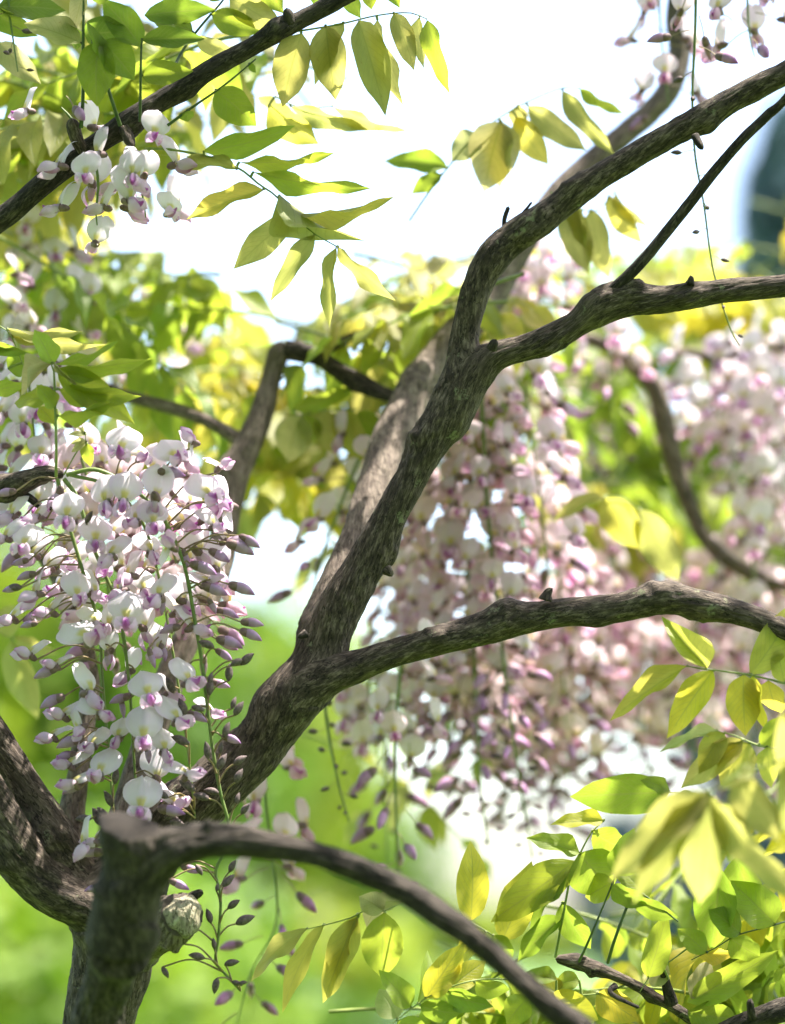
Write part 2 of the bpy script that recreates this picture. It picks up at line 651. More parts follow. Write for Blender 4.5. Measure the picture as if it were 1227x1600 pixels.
def grown_leaf(base, direction, length, pairs, col, label, group, size=0.055, droop=0.5, col2=None):
    """A pinnate leaf grown from a point: arching stalk, opposite leaflet pairs, one at the end."""
    d0 = direction.normalized()
    side = d0.cross(Vector((0, 0, 1)))
    side = side.normalized() if side.length > 0.1 else RT.copy()
    root = thing('compound_leaf', base, label, 'leaf', group)
    pts = [Vector((0, 0, 0))]
    dcur = d0.copy()
    n = 7
    for i in range(n):
        dcur = (dcur + Vector((0, 0, -droop / n))).normalized()
        pts.append(pts[-1] + dcur * (length / n))
    V, F = simple_tube(pts, [0.0016 - 0.0009 * i / n for i in range(n + 1)], 0.012, 5)
    link('leaf_stalk', raw_mesh('leaf_stalk', V, F, [M_STALK]), root)
    for kk in range(pairs + 1):
        f = 0.3 + 0.7 * kk / pairs
        x = f * n
        i = min(n - 1, int(x))
        p = pts[i].lerp(pts[i + 1], x - i)
        t = (pts[i + 1] - pts[i]).normalized()
        for sgn in ((-1, 1) if kk < pairs else (0,)):
            dr = t * R.uniform(0.35, 0.7) + side * sgn * R.uniform(0.7, 1) + Vector((0, 0, -R.uniform(0.1, 0.9)))
            if sgn == 0:
                dr = t + Vector((0, 0, -R.uniform(0.1, 0.5)))
            dr.normalize()
            L = size * R.uniform(0.8, 1.15) * (1 - 0.18 * abs(f - 0.65))
            up = Vector((R.uniform(-.5, .5), R.uniform(-.6, .3), 1))
            M = leaf_matrix(p + side * sgn * 0.002, p + dr * L, L * R.uniform(0.36, 0.46), R.uniform(-30, 30), up)
            c = col if (col2 is None or R.random() < 0.6) else col2
            link('leaflet', R.choice(LEAFLETS), root, M, vary(c, 0.16))
    return root


# ------------------------------------------------------------------ flower parts (metres, flower looks along +Y, banner up +Z)
def banner_geo(rg, reflex, W=0.0215, H=0.0205, n=8):
    tv = [0, .08, .2, .38, .58, .78, .92, 1]
    tw = [.16, .46, .74, .95, 1, .86, .56, .20]
    V, UV = [], []
    ph = rg.random() * 6
    for j in range(n + 1):
        v = j / n
        w = np.interp(v, tv, tw) * W / 2
        for i in range(n + 1):
            u = i / n * 2 - 1
            x = u * w
            z = 0.0005 + v * H - (0.0016 * math.exp(-(u / 0.25) ** 2) if v > 0.9 else 0)
            y = 0.003 - reflex * 0.006 * v ** 2 - reflex * 0.0055 * u * u * (0.3 + 0.7 * v)
            y += 0.0022 * math.exp(-(u / 0.22) ** 2) * (1 - 0.45 * v) + 0.0007 * math.sin(5 * v + ph + 2.5 * u)
            V.append((x, y, z))
            UV.append((i / n, v))
    return np.array(V), grid_faces(n + 1, n + 1, False), np.array(UV)


def wing_geo(rg, sgn, ang, L=0.0165, n=7, m=5, open_=1.0):
    d = np.array([0, math.cos(ang), -math.sin(ang)])
    up = np.array([0, math.sin(ang), math.cos(ang)])
    V, UV = [], []
    tw = [.25, .55, .85, 1, 1, .85, .5, .15]
    for j in range(n + 1):
        t = j / n
        w = tw[j] * 0.0088
        for i in range(m + 1):
            u = i / m * 2 - 1
            out = open_ * (0.0012 + 0.0040 * math.sin(math.pi * min(1, t * 0.9))) - 0.0016 * u * u
            p = d * (t * L) + up * (u * w / 2 + 0.003 * t * t + 0.0015) + np.array([sgn * out, 0.002, 0])
            V.append(p)
            UV.append((i / m, t))
    return np.array(V), grid_faces(n + 1, m + 1, False), np.array(UV)


def loft(axis_pts, rx, rz, ns=8, up=np.array([0, 0, 1.0])):
    axis_pts = np.asarray(axis_pts)
    n = len(axis_pts)
    T = np.gradient(axis_pts, axis=0)
    T /= np.linalg.norm(T, axis=1)[:, None]
    X = np.array([1.0, 0, 0])
    V, UV = [], []
    for i in range(n):
        Z = np.cross(X, T[i])
        for k in range(ns):
            a = 2 * math.pi * k / ns
            V.append(axis_pts[i] + X * (rx[i] * math.cos(a)) + Z * (rz[i] * math.sin(a)))
            UV.append((0.5, i / (n - 1)))
    return np.array(V), grid_faces(n, ns), np.array(UV)


def keel_geo(rg, ang, L=0.0145):
    n = 9
    ax, rx, rz = [], [], []
    for i in range(n):
        t = i / (n - 1)
        a = ang - 0.55 * t * t
        ax.append((0, 0.002 + L * t * math.cos(a), -L * t * math.sin(a) + 0.001))
        s = math.sin(math.pi * min(0.98, 0.10 + 0.9 * t) ** 0.8)
        rx.append(0.0004 + 0.0021 * s)
        rz.append(0.0005 + 0.0036 * s)
    return loft(ax, rx, rz)


def calyx_geo():
    ys = [-0.005, -0.004, -0.002, 0.0005, 0.003]
    rs = [0.0006, 0.0019, 0.0027, 0.0030, 0.0033]
    return loft([(0, y, 0) for y in ys], rs, rs)


def mesh_of(name, V, F, UV, mat):
    return raw_mesh(name, V, F, [mat], uv=UV)


FLOWERS = []            # each: parts for the near flowers and one joined mesh for the far ones
for sd in range(7):
    rg = random.Random(300 + sd)
    ang = math.radians(rg.uniform(38, 72))
    reflex = rg.uniform(0.35, 1.25)
    bn = banner_geo(rg, reflex, 0.0215 * rg.uniform(0.94, 1.08), 0.0205 * rg.uniform(0.92, 1.06))
    op = rg.uniform(0.75, 1.5)
    w1, w2 = wing_geo(rg, -1, ang, open_=op), wing_geo(rg, 1, ang + rg.uniform(-0.15, 0.15), open_=op)
    kl = keel_geo(rg, ang + 0.06)
    cx = calyx_geo()
    fl = {'banner': mesh_of('banner_petal', *bn, M_BANNER), 'w1': mesh_of('wing_petal', *w1, M_WING), 'w2': mesh_of('wing_petal', *w2, M_WING),
          'keel': mesh_of('keel_petal', *kl, M_KEEL), 'calyx': mesh_of('flower', *cx, M_CALYX)}
    ped = simple_tube([(0, -0.024, 0.006), (0, -0.015, 0.0045), (0, -0.008, 0.0015), (0, -0.0045, 0)], [0.0005] * 4, 0.004, 5)
    gs = [(bn, 0), (w1, 1), (w2, 1), (kl, 2), (cx, 3), ((ped[0], ped[1], np.zeros((len(ped[0]), 2))), 4)]
    V, F = join([(g[0], g[1]) for g, _ in gs])
    UV = np.vstack([g[2] for g, _ in gs])
    fm = np.concatenate([np.full(len(g[1]), i) for g, i in gs])
    fl['all'] = raw_mesh('flower', V, F, [M_BANNER, M_WING, M_KEEL, M_CALYX, M_PEDICEL], uv=UV, fmat=fm)
    FLOWERS.append(fl)


def pod_mesh(seed, stalk=False):
    """A swollen lilac bud about to open, along +Y, dark calyx at its base."""
    rg = random.Random(seed)
    n = 9
    bend = rg.uniform(0.15, 0.5)
    ax, rx, rz = [], [], []
    for i in range(n):
        t = i / (n - 1)
        ax.append((0, 0.002 + 0.019 * t, 0.004 * bend * 4 * t * (1 - t) * 0.6 - 0.002 * t))
        s = [0.55, .78, .95, 1, .96, .84, .64, .38, .06][i]
        rx.append(0.0034 * s)
        rz.append(0.0047 * s)
    g = loft(ax, rx, rz, 9)
    c = loft([(0, y, 0) for y in (-0.002, -0.001, 0.001, 0.004, 0.006)], [0.0008, 0.0022, 0.003, 0.0033, 0.0031], [0.0008, 0.0026, 0.0036, 0.0042, 0.0040], 9)
    gs = [(g, 0), (c, 1)]
    if stalk:
        p = simple_tube([(0, -0.020, 0.004), (0, -0.01, 0.003), (0, -0.0015, 0)], [0.0005] * 3, 0.004, 5)
        gs.append(((p[0], p[1], np.zeros((len(p[0]), 2))), 2))
    V, F = join([(a[0], a[1]) for a, _ in gs])
    return raw_mesh('bud', V, F, [M_POD, M_CALYX, M_PEDICEL], uv=np.vstack([a[2] for a, _ in gs]), fmat=np.concatenate([np.full(len(a[1]), i) for a, i in gs]))


def spindle_mesh(stalk=False):
    """A small closed bud, dark and pointed, along +Y."""
    n = 8
    s = [0.3, .72, .95, 1, .92, .74, .45, .05]
    g = loft([(0, 0.0125 * i / (n - 1), 0.0006 * math.sin(3 * i / n)) for i in range(n)], [0.0026 * a for a in s], [0.0030 * a for a in s], 8)
    gs = [(g, 0)]
    if stalk:
        p = simple_tube([(0, -0.013, 0.003), (0, -0.006, 0.002), (0, 0.0005, 0)], [0.00042] * 3, 0.004, 5)
        gs.append(((p[0], p[1], np.zeros((len(p[0]), 2))), 1))
    V, F = join([(a[0], a[1]) for a, _ in gs])
    return raw_mesh('bud', V, F, [M_BUD, M_PEDICEL], uv=np.vstack([a[2] for a, _ in gs]), fmat=np.concatenate([np.full(len(a[1]), i) for a, i in gs]))


PODS = [pod_mesh(i) for i in range(3)]
PODS_ST = [pod_mesh(i, True) for i in range(3)]
SPIN = spindle_mesh()
SPIN_ST = spindle_mesh(True)


def frame(Y, Z, scale, loc):
    Y = Y.normalized()
    Z = (Z - Y * Z.dot(Y)).normalized()
    X = Y.cross(Z)
    M = (Matrix((X, Y, Z)).transposed() * scale).to_4x4()
    M.translation = loc
    return M


def frameZ(Y, Z, scale, loc):
    Z = Z.normalized()
    Y = (Y - Z * Y.dot(Z)).normalized()
    return frame(Y, Z, scale, loc)


def add_flower(root, M, near, tint=(1, 1, 1)):
    f = R.choice(FLOWERS)
    if not near:
        return link('flower', f['all'], root, M, vary(tint, 0.06))
    c = link('flower', f['calyx'], root, M)
    for nm, key in (('banner_petal', 'banner'), ('wing_petal', 'w1'), ('wing_petal', 'w2'), ('keel_petal', 'keel')):
        j = Matrix.Rotation(R.uniform(-0.12, 0.12), 4, 'X') @ Matrix.Rotation(R.uniform(-0.06, 0.06), 4, 'Y')
        link(nm, f[key], c, j)
    return c


def raceme(label, rows, d, fopen, fpod, group=None, density=1.0, near=False, size=1.0, start=0.0, skip_front=False, stem_r=2.6, tail=1.0, gap=0.0046, tint=(1, 0.905, 0.885)):
    """A hanging flower cluster grown along a stem: open flowers on top, lilac buds below, small dark buds to the tip."""
    pts = [P(x, y, (dd[0] if dd else d)) for x, y, *dd in rows]
    root = thing('flower_raceme', pts[0], label, 'flower cluster', group)
    rad = [stem_r * KPX * d * (1 - 0.6 * i / (len(pts) - 1)) for i in range(len(pts))]
    V, F = simple_tube(pts, rad, 0.008, 7)
    link('stem', raw_mesh('stem', V - np.array(pts[0]), F, [M_STEM]), root)
    c, r, s = resample(pts, rad, 0.003)
    L = s[-1]
    x = start * L
    a = R.random() * 6
    while x < L:
        t = x / L
        p = Vector([np.interp(x, s, c[:, k]) for k in range(3)]) - pts[0]
        a += 2.4 + R.uniform(-0.35, 0.35)
        out = Vector((math.cos(a), math.sin(a), 0))
        if t < fopen:
            ln = 0.026 * size * R.uniform(0.85, 1.2)
            o = out + Vector((0, 0, R.uniform(-0.35, 0.25)))
            Y = out + Vector((R.uniform(-.35, .35), R.uniform(-.35, .35) - 0.25, R.uniform(-.1, .25)))
            M = frameZ(Y, Vector((R.uniform(-.3, .3), R.uniform(-.3, .3), 1)), size * R.uniform(0.9, 1.1), p + o * ln)
            add_flower(root, M, near, tint)
            x += gap / density
        elif t < fpod:
            o = (out + Vector((0, 0, R.uniform(-0.55, 0.1)))).normalized()
            M = frame(o + Vector((0, 0, R.uniform(-.6, 0))), Vector((0, 0, 1)), size * R.uniform(0.8, 1.05), p + o * 0.020 * size)
            link('bud', R.choice(PODS_ST), root, M, tint)
            x += gap * 1.15 / density
        else:
            k = 1 - 0.45 * (t - fpod) / max(0.01, 1 - fpod)
            o = (out + Vector((0, 0, R.uniform(-0.4, 0.2)))).normalized()
            M = frame(o, Vector((0, 0, 1)), size * k * R.uniform(0.8, 1.0) * tail, p + o * 0.012 * size * k)
            link('bud', SPIN_ST, root, M)
            x += gap * 1.7 / density
    return root


def petal_label(i):
    return None
# ------------------------------------------------------------------ the setting: lawn, pond, far trees
def lawn_material():
    m, nt, out = new_mat('lawn_grass')
    b = NB(nt)
    geo = b.n('ShaderNodeNewGeometry')
    n1 = b.noise(geo.outputs['Position'], 0.12, 4, 0.6)
    n2 = b.noise(geo.outputs['Position'], 9, 4, 0.7)
    c = b.ramp(n1, [(0.35, (0.045, 0.105, 0.012)), (0.5, (0.085, 0.17, 0.014)), (0.66, (0.14, 0.20, 0.022))])
    c = b.mix(b.math('MULTIPLY', n2, 0.5), c, (0.05, 0.11, 0.012))
    pr = b.n('ShaderNodeBsdfPrincipled')
    b.l(c, pr.inputs['Base Color'])
    pr.inputs['Roughness'].default_value = 0.8
    b.l(pr.outputs[0], out.inputs[0])
    return m


n = 40
gx = np.linspace(-700, 700, n)
gy = np.linspace(-200, 1500, n)
GV = np.array([(x, y, 0.12 * math.sin(x * .05) * math.sin(y * .04) - 0.1 if y > 12 else -0.02) for y in gy for x in gx])
tag(link('lawn', raw_mesh('lawn', GV, grid_faces(n, n, False), [lawn_material()])), 'wide sunlit green lawn below the wisteria', None, None, 'structure')

m, nt, out = new_mat('pond_water')
b = NB(nt)
pr = b.n('ShaderNodeBsdfPrincipled')
pr.inputs['Base Color'].default_value = (0.10, 0.16, 0.16, 1)
pr.inputs['Roughness'].default_value = 0.12
geo = b.n('ShaderNodeNewGeometry')
bp = b.n('ShaderNodeBump')
bp.inputs['Strength'].default_value = 0.15
b.l(b.noise(geo.outputs['Position'], 3, 3), bp.inputs['Height'])
b.l(bp.outputs[0], pr.inputs['Normal'])
b.l(pr.outputs[0], out.inputs[0])
PV = [(9, 44, 0.14)]
for i in range(48):
    a = i / 48 * 2 * math.pi
    q = 1 + 0.12 * math.sin(3 * a + 1) + 0.07 * math.sin(5 * a)
    PV.append((9 + 10.5 * q * math.cos(a), 44 + 19 * q * math.sin(a), 0.14))
PF = [[0, 1 + i, 1 + (i + 1) % 48] for i in range(48)]
tag(link('pond_water', raw_mesh('pond', PV, PF, [m])), 'pale still pond beyond the lawn', None, None, 'structure')


def foliage_material(name, c1, c2):
    m, nt, out = new_mat(name)
    b = NB(nt)
    geo = b.n('ShaderNodeNewGeometry')
    c = b.ramp(b.noise(geo.outputs['Position'], 0.35, 3, 0.6), [(0.38, c1), (0.62, c2)])
    pr = b.n('ShaderNodeBsdfPrincipled')
    b.l(c, pr.inputs['Base Color'])
    pr.inputs['Roughness'].default_value = 0.6
    tr = b.n('ShaderNodeBsdfTranslucent')
    b.l(c, tr.inputs['Color'])
    mx = b.n('ShaderNodeMixShader')
    mx.inputs[0].default_value = 0.45
    b.l(pr.outputs[0], mx.inputs[1])
    b.l(tr.outputs[0], mx.inputs[2])
    b.l(mx.outputs[0], out.inputs[0])
    return m


F_LIME = foliage_material('foliage_lime', (0.12, 0.21, 0.010), (0.26, 0.32, 0.016))
F_GREEN = foliage_material('foliage_green', (0.07, 0.15, 0.010), (0.14, 0.24, 0.014))
F_BLUE = foliage_material('foliage_blue', (0.06, 0.105, 0.12), (0.11, 0.17, 0.19))


def crown_mesh(seed, nleaf, shape):
    rg = np.random.default_rng(seed)
    V, F = [], []
    cl = [shape(rg) for _ in range(34)]
    for i in range(nleaf):
        c, rad = cl[rg.integers(len(cl))]
        v = rg.normal(size=3)
        v /= np.linalg.norm(v)
        p = np.array(c) + v * rad * rg.uniform(0.55, 1.0) ** 0.5
        a = rg.normal(size=3)
        a /= np.linalg.norm(a)
        bb = np.cross(a, rg.normal(size=3))
        bb /= np.linalg.norm(bb)
        s = rg.uniform(0.015, 0.034)
        k = len(V)
        V += [p - a * s, p + bb * s * 0.55, p + a * s, p - bb * s * 0.55]
        F.append([k, k + 1, k + 2, k + 3])
    return np.array(V), F


def round_shape(rg):
    v = rg.normal(size=3)
    v /= np.linalg.norm(v)
    q = v * np.array([0.36, 0.36, 0.33]) * rg.uniform(0.4, 1) + np.array([0, 0, 0.60])
    return q, rg.uniform(0.10, 0.19)


def spruce_shape(rg):
    z = rg.uniform(0.10, 0.98)
    a = rg.uniform(0, 6.28)
    w = (1 - z) * 0.26
    q = np.array([math.cos(a) * w, math.sin(a) * w, z - 0.06 * w])
    return q, 0.035 + 0.06 * (1 - z)


CROWNS = [crown_mesh(1, 4200, round_shape), crown_mesh(2, 4200, round_shape)]
SPRUCE = crown_mesh(3, 5200, spruce_shape)
CACHE = {}


def far_tree(name, x, y, h, w, crown, mat, label, group=None):
    root = thing(name, (x, y, 0), label, 'tree', group)
    tv, tf = simple_tube([(0, 0, -0.3), (0.02 * h, 0, 0.25 * h), (0, 0.01 * h, 0.5 * h), (0, 0, 0.85 * h)], [0.04 * h, 0.028 * h, 0.018 * h, 0.006 * h], 0.05 * h, 8)
    link('trunk', raw_mesh('trunk', tv, tf, [BARK_DARK]), root)
    key = (id(crown), mat.name)
    if key not in CACHE:
        CACHE[key] = raw_mesh('crown', crown[0], crown[1], [mat], smooth=False)
    M = Matrix.Rotation(R.uniform(0, 6), 4, 'Z') @ Matrix.Diagonal((w, w, h, 1))
    link('crown', CACHE[key], root, M)
    return root


TREES = [(-150, 60, 14, 13, 'leftmost tall'), (30, 72, 15, 13, 'tall'), (200, 64, 13, 12, ''), (330, 78, 15.5, 13, ''), (455, 70, 11, 9, ''), (560, 82, 8.5, 8, 'lower'),
         (690, 95, 3.6, 7, ''), (850, 92, 3.0, 7, ''), (1010, 90, 3.2, 8, ''), (1170, 88, 3.4, 8, ''), (1340, 84, 3.6, 9, '')]
for i, (px, d, h, w, _) in enumerate(TREES):
    p = P(px, 1480, d)
    if i < 6:
        far_tree('garden_tree', p.x, p.y, h, w, CROWNS[i % 2], F_LIME if i % 3 != 2 else F_GREEN,
                 ['blurred tall green tree at the left edge behind the leftmost limbs', 'blurred tall lime green tree behind the left foreground flower clusters', 'blurred green tree between flower clusters and grey bent branch',
                  'blurred tallest green tree behind the bent grey branch', 'blurred green tree in the gap left of the main trunk', 'blurred lower green tree just right of the main trunk fork'][i], 'blurred tall trees at the left')
    else:
        far_tree('hedge_bush', p.x, p.y, h, w, CROWNS[i % 2], F_LIME,
                 'low blurred bush beyond the pond behind the lower right leaves', 'blurred low bushes beyond the pond')
for px, d, h, w, mt, lb in [(-30, 8.5, 2.05, 2.6, F_LIME, 'blurred lime green bush behind the left limbs, nearest of the bushes'), (60, 15, 2.3, 4.0, F_GREEN, 'mid green bush behind the lime green one at the lower left'),
                            (370, 10.5, 1.75, 2.2, F_GREEN, 'low green bush on the lawn right of the trunk base'), (520, 33, 2.2, 4, F_LIME, 'low lime bush below the dark lower branch')]:
    p = P(px, 1480, d)
    far_tree('round_bush', p.x, p.y, h, w, CROWNS[0], mt, lb)
p = P(1262, 200, 30)
far_tree('blue_spruce', p.x, p.y, 12.7, 10.0, SPRUCE, F_BLUE, 'tall blue spruce far behind at the upper right')

# ------------------------------------------------------------------ the wisteria: trunk and limbs
TRUNK = [(150, 4760, 120, 1.83), (140, 3200, 92, 1.81), (135, 2300, 76, 1.79), (138, 1800, 62, 1.775), (148, 1620, 54, 1.77), (172, 1520, 62, 1.765),
         (186, 1430, 66, 1.765), (215, 1350, 60, 1.765), (268, 1285, 52, 1.765), (330, 1235, 44, 1.76), (392, 1180, 41, 1.76), (452, 1095, 43, 1.76),
         (500, 1020, 35, 1.76), (538, 940, 36, 1.76), (570, 880, 29, 1.76), (602, 820, 25.5, 1.76), (635, 762, 25, 1.76), (665, 710, 25, 1.76),
         (708, 640, 29, 1.76), (742, 588, 26, 1.76), (775, 556, 22, 1.76), (825, 541, 19, 1.76), (891, 511, 19, 1.755), (935, 486, 22, 1.755),
         (985, 474, 19.5, 1.755), (1030, 470, 20.5, 1.75), (1122, 456, 18.5, 1.75), (1227, 447, 17.5, 1.745), (1420, 425, 16, 1.73)]
B_UP = [(700, 655, 20, 1.765), (714, 590, 21, 1.765), (727, 516, 21, 1.765), (746, 450, 23, 1.765), (772, 402, 26, 1.765), (800, 375, 25, 1.765), (868, 326, 20.5, 1.76),
        (950, 268, 20, 1.755), (1080, 193, 20, 1.75), (1180, 138, 19, 1.745), (1260, 98, 18, 1.74), (1480, -20, 15, 1.71), (1700, -160, 12, 1.68)]
C_THIN = [(928, 480, 9, 1.752), (950, 460, 9, 1.75), (1000, 412, 9, 1.745), (1060, 340, 9, 1.74), (1110, 276, 8.5, 1.735), (1160, 218, 8.5, 1.73), (1200, 180, 7.5, 1.727), (1240, 140, 6.5, 1.72), (1400, -60, 5, 1.70)]
D_BACK = [(490, 985, 26, 1.775), (530, 900, 25, 1.80), (562, 830, 26, 1.83), (590, 750, 30, 1.87), (612, 690, 31, 1.90), (650, 615, 31, 1.94), (700, 545, 29, 1.97),
          (760, 470, 26, 2.0), (805, 398, 23, 2.02), (862, 315, 18, 2.04), (930, 248, 18, 2.06), (1000, 190, 18, 2.08), (1046, 140, 18, 2.09), (1062, 80, 17, 2.10), (1056, 20, 16, 2.10), (1080, -60, 14, 2.1), (1180, -260, 11, 2.1)]
E_LOW = [(440, 1105, 30, 1.757), (478, 1078, 27, 1.75), (540, 1050, 25, 1.745), (600, 1025, 22.5, 1.74), (680, 1003, 22, 1.735), (760, 982, 25, 1.735), (800, 972, 22, 1.735), (880, 957, 22, 1.73),
         (960, 950, 21.5, 1.725), (1035, 938, 22, 1.72), (1090, 943, 21, 1.715), (1150, 956, 20, 1.71), (1230, 985, 18, 1.70), (1400, 1060, 15, 1.67)]
F_FRONT = [(140, 1760, 52, 1.650), (152, 1600, 40, 1.605), (172, 1525, 40, 1.575), (194, 1450, 39, 1.550), (212, 1400, 36, 1.535), (238, 1355, 32, 1.525), (272, 1325, 28, 1.520), (325, 1314, 25, 1.515), (370, 1312, 24, 1.510),
           (419, 1320, 21.5, 1.510), (470, 1330, 20, 1.505), (531, 1347, 19.5, 1.500), (600, 1376, 19, 1.495), (660, 1410, 19, 1.490), (755, 1478, 19, 1.480), (822, 1540, 19, 1.475), (905, 1606, 20, 1.470), (1060, 1730, 18, 1.460), (1300, 1900, 14, 1.450)]
F_STUB = [(188, 1480, 38, 1.545), (191, 1400, 35, 1.535), (195, 1345, 31, 1.525), (198, 1308, 29, 1.52), (200, 1290, 31, 1.517)]
G_ONE = [(190, 1450, 34.8, 1.765), (140, 1392, 30.4, 1.758), (100, 1330, 27.0, 1.752), (62, 1262, 25.2, 1.75), (22, 1198, 24.4, 1.75), (-20, 1130, 23.5, 1.75), (-120, 960, 20.9, 1.75), (-260, 700, 17.4, 1.75)]
G_TWO = [(195, 1455, 36.5, 1.758), (135, 1420, 36.5, 1.745), (78, 1388, 36.5, 1.735), (38, 1345, 34.8, 1.73), (6, 1290, 33.1, 1.725), (-40, 1210, 30.4, 1.72), (-160, 1080, 26.1, 1.71), (-330, 940, 20.9, 1.7)]
G_THREE = [(135, 1385, 26, 1.79), (112, 1290, 21, 1.80), (122, 1215, 18, 1.81), (132, 1140, 16, 1.82), (140, 1060, 15, 1.83), (120, 960, 13, 1.85), (60, 860, 10, 1.88), (-40, 760, 8, 1.9)]
H_BACK = [(190, 1290, 24, 1.79), (270, 1050, 22, 1.85), (335, 900, 21, 1.90), (356, 800, 21, 1.93), (371, 735, 21, 1.95), (391, 690, 20, 1.96), (412, 637, 17, 1.97), (424, 590, 15.5, 1.98), (436, 552, 15, 1.98), (452, 543, 15, 1.98)]
H_RIGHT = [(444, 546, 14, 1.98), (470, 553, 13, 1.98), (500, 560, 13, 1.98), (537, 584, 13, 1.98), (577, 606, 13, 1.97), (618, 622, 11, 1.95), (660, 640, 9, 1.95)]
H_TWIG = [(500, 556, 7, 1.98), (530, 536, 7, 1.985), (564, 522, 6.5, 1.99), (603, 519, 5.5, 2.0), (650, 498, 4, 2.02), (720, 474, 3.5, 2.05), (790, 440, 3, 2.08)]
H_LEFT = [(385, 695, 12, 1.965), (350, 672, 11, 1.97), (300, 648, 10.5, 1.98), (225, 626, 10, 2.0), (120, 600, 9, 2.03), (-60, 560, 8, 2.06)]
I_TOP = [(-260, 490, 17, 1.74), (-120, 424, 17, 1.74), (0, 344, 17, 1.74), (70, 286, 17, 1.735), (150, 226, 17, 1.735), (205, 186, 17, 1.73), (260, 152, 15.5, 1.73), (330, 108, 14.5, 1.73), (400, 70, 14, 1.73), (450, 42, 14, 1.73), (540, -6, 13, 1.73), (700, -100, 11, 1.72), (860, -230, 9, 1.72)]
J_TWIG = [(-180, 800, 17, 1.74), (-60, 775, 15, 1.735), (0, 760, 14, 1.73), (35, 752, 13, 1.725), (70, 742, 10.5, 1.72), (100, 741, 7.5, 1.715)]
J_LOW = [(5, 766, 9, 1.73), (40, 775, 8, 1.727), (62, 790, 7.5, 1.725), (84, 796, 5, 1.72)]

wis = thing('wisteria_tree', P(150, 4700, 1.83), 'old wisteria with forking dark brown limbs crossing the picture', 'tree')
aT, aB, aC, aD, aE, aF, aG1, aG2, aS = [axis(r) for r in (TRUNK[3:], B_UP, C_THIN, D_BACK, E_LOW, F_FRONT, G_ONE, G_TWO, F_STUB)]
limb('trunk', TRUNK[3:], wis, BARK, ring=0.0021, ns=96, seed=1, joins=[aB, aE, aD, aG1, aG2, aC], k=0.016, lump=0.09, twist=0.7,
     knobs=[(0.61, 2.0, 0.006, 0.010), (0.33, 1.0, 0.005, 0.012), (0.73, 4.0, 0.004, 0.008), (0.80, 1.2, 0.005, 0.008), (0.84, 3.1, 0.004, 0.007), (0.52, 5.0, 0.004, 0.010)])
limb('trunk_base', TRUNK[:5], wis, BARK, ring=0.012, ns=48, seed=2, lump=0.12)
limb('branch', B_UP, wis, BARK, ring=0.0021, ns=84, seed=3, joins=[aT], k=0.016, lump=0.10, twist=0.5,
     knobs=[(0.245, 0.5, 0.004, 0.008), (0.27, 3.5, 0.004, 0.009), (0.33, 2.0, 0.003, 0.006), (0.5, 4.5, 0.003, 0.006)])
limb('branch', C_THIN, wis, BARK_DARK, ring=0.0020, ns=40, seed=4, joins=[aT], k=0.008, lump=0.10, ridge=0.0008)
limb('branch', D_BACK, wis, BARK_GREY, ring=0.0026, ns=72, seed=5, joins=[aT], k=0.014, lump=0.10, twist=0.9, knobs=[(0.24, 2.5, 0.004, 0.010), (0.3, 0.5, 0.004, 0.010)])
limb('branch', E_LOW, wis, BARK, ring=0.0020, ns=84, seed=6, joins=[aT], k=0.016, lump=0.10, twist=0.3, ridge=0.0012,
     knobs=[(0.39, 1.0, 0.006, 0.008), (0.38, 5.0, 0.005, 0.007), (0.27, 1.5, 0.004, 0.007), (0.62, 0.6, 0.004, 0.009), (0.69, 4.0, 0.004, 0.008), (0.52, 3.0, 0.003, 0.006)])
limb('branch', F_FRONT, wis, BARK_DARK, ring=0.0022, ns=80, seed=7, joins=[aT, aS], k=0.02, lump=0.22, ridge=0.0022, knobs=[(0.30, 1.6, 0.007, 0.007), (0.27, 0.5, 0.006, 0.007), (0.36, 3.0, 0.003, 0.008)])
limb('cut_stub', F_STUB, wis, BARK_DARK, ring=0.0022, ns=80, seed=8, joins=[aF], k=0.02, lump=0.24, ridge=0.0022, knobs=[(0.97, 1.0, 0.007, 0.009), (0.9, 3.2, 0.005, 0.008), (0.95, 5.0, 0.006, 0.006)])
limb('branch', G_ONE, wis, BARK, ring=0.0022, ns=84, seed=9, joins=[aT, aG2], k=0.012, lump=0.14, knobs=[(0.2, 4.0, 0.006, 0.012)])
limb('branch', G_TWO, wis, BARK, ring=0.0022, ns=84, seed=10, joins=[aT, aG1], k=0.012, lump=0.14, knobs=[(0.22, 1.0, 0.006, 0.012), (0.3, 3.5, 0.004, 0.010)])
limb('branch', G_THREE, wis, BARK_GREY, ring=0.0026, ns=56, seed=11, joins=[aT], k=0.014, lump=0.12)
limb('branch', H_BACK, wis, BARK_GREY, ring=0.0026, ns=56, seed=12, lump=0.12, tip='taper', knobs=[(0.72, 2.0, 0.005, 0.010), (0.97, 0, 0.003, 0.008)])
limb('branch', H_RIGHT, wis, BARK_DARK, ring=0.0026, ns=48, seed=13, lump=0.18, knobs=[(0.1, 1, 0.004, 0.007), (0.5, 2, 0.003, 0.006)])
limb('branch', H_TWIG, wis, BARK_DARK, ring=0.003, ns=24, seed=14, lump=0.2, ridge=0.0006)
limb('branch', H_LEFT, wis, BARK_GREY, ring=0.003, ns=40, seed=15, lump=0.14)
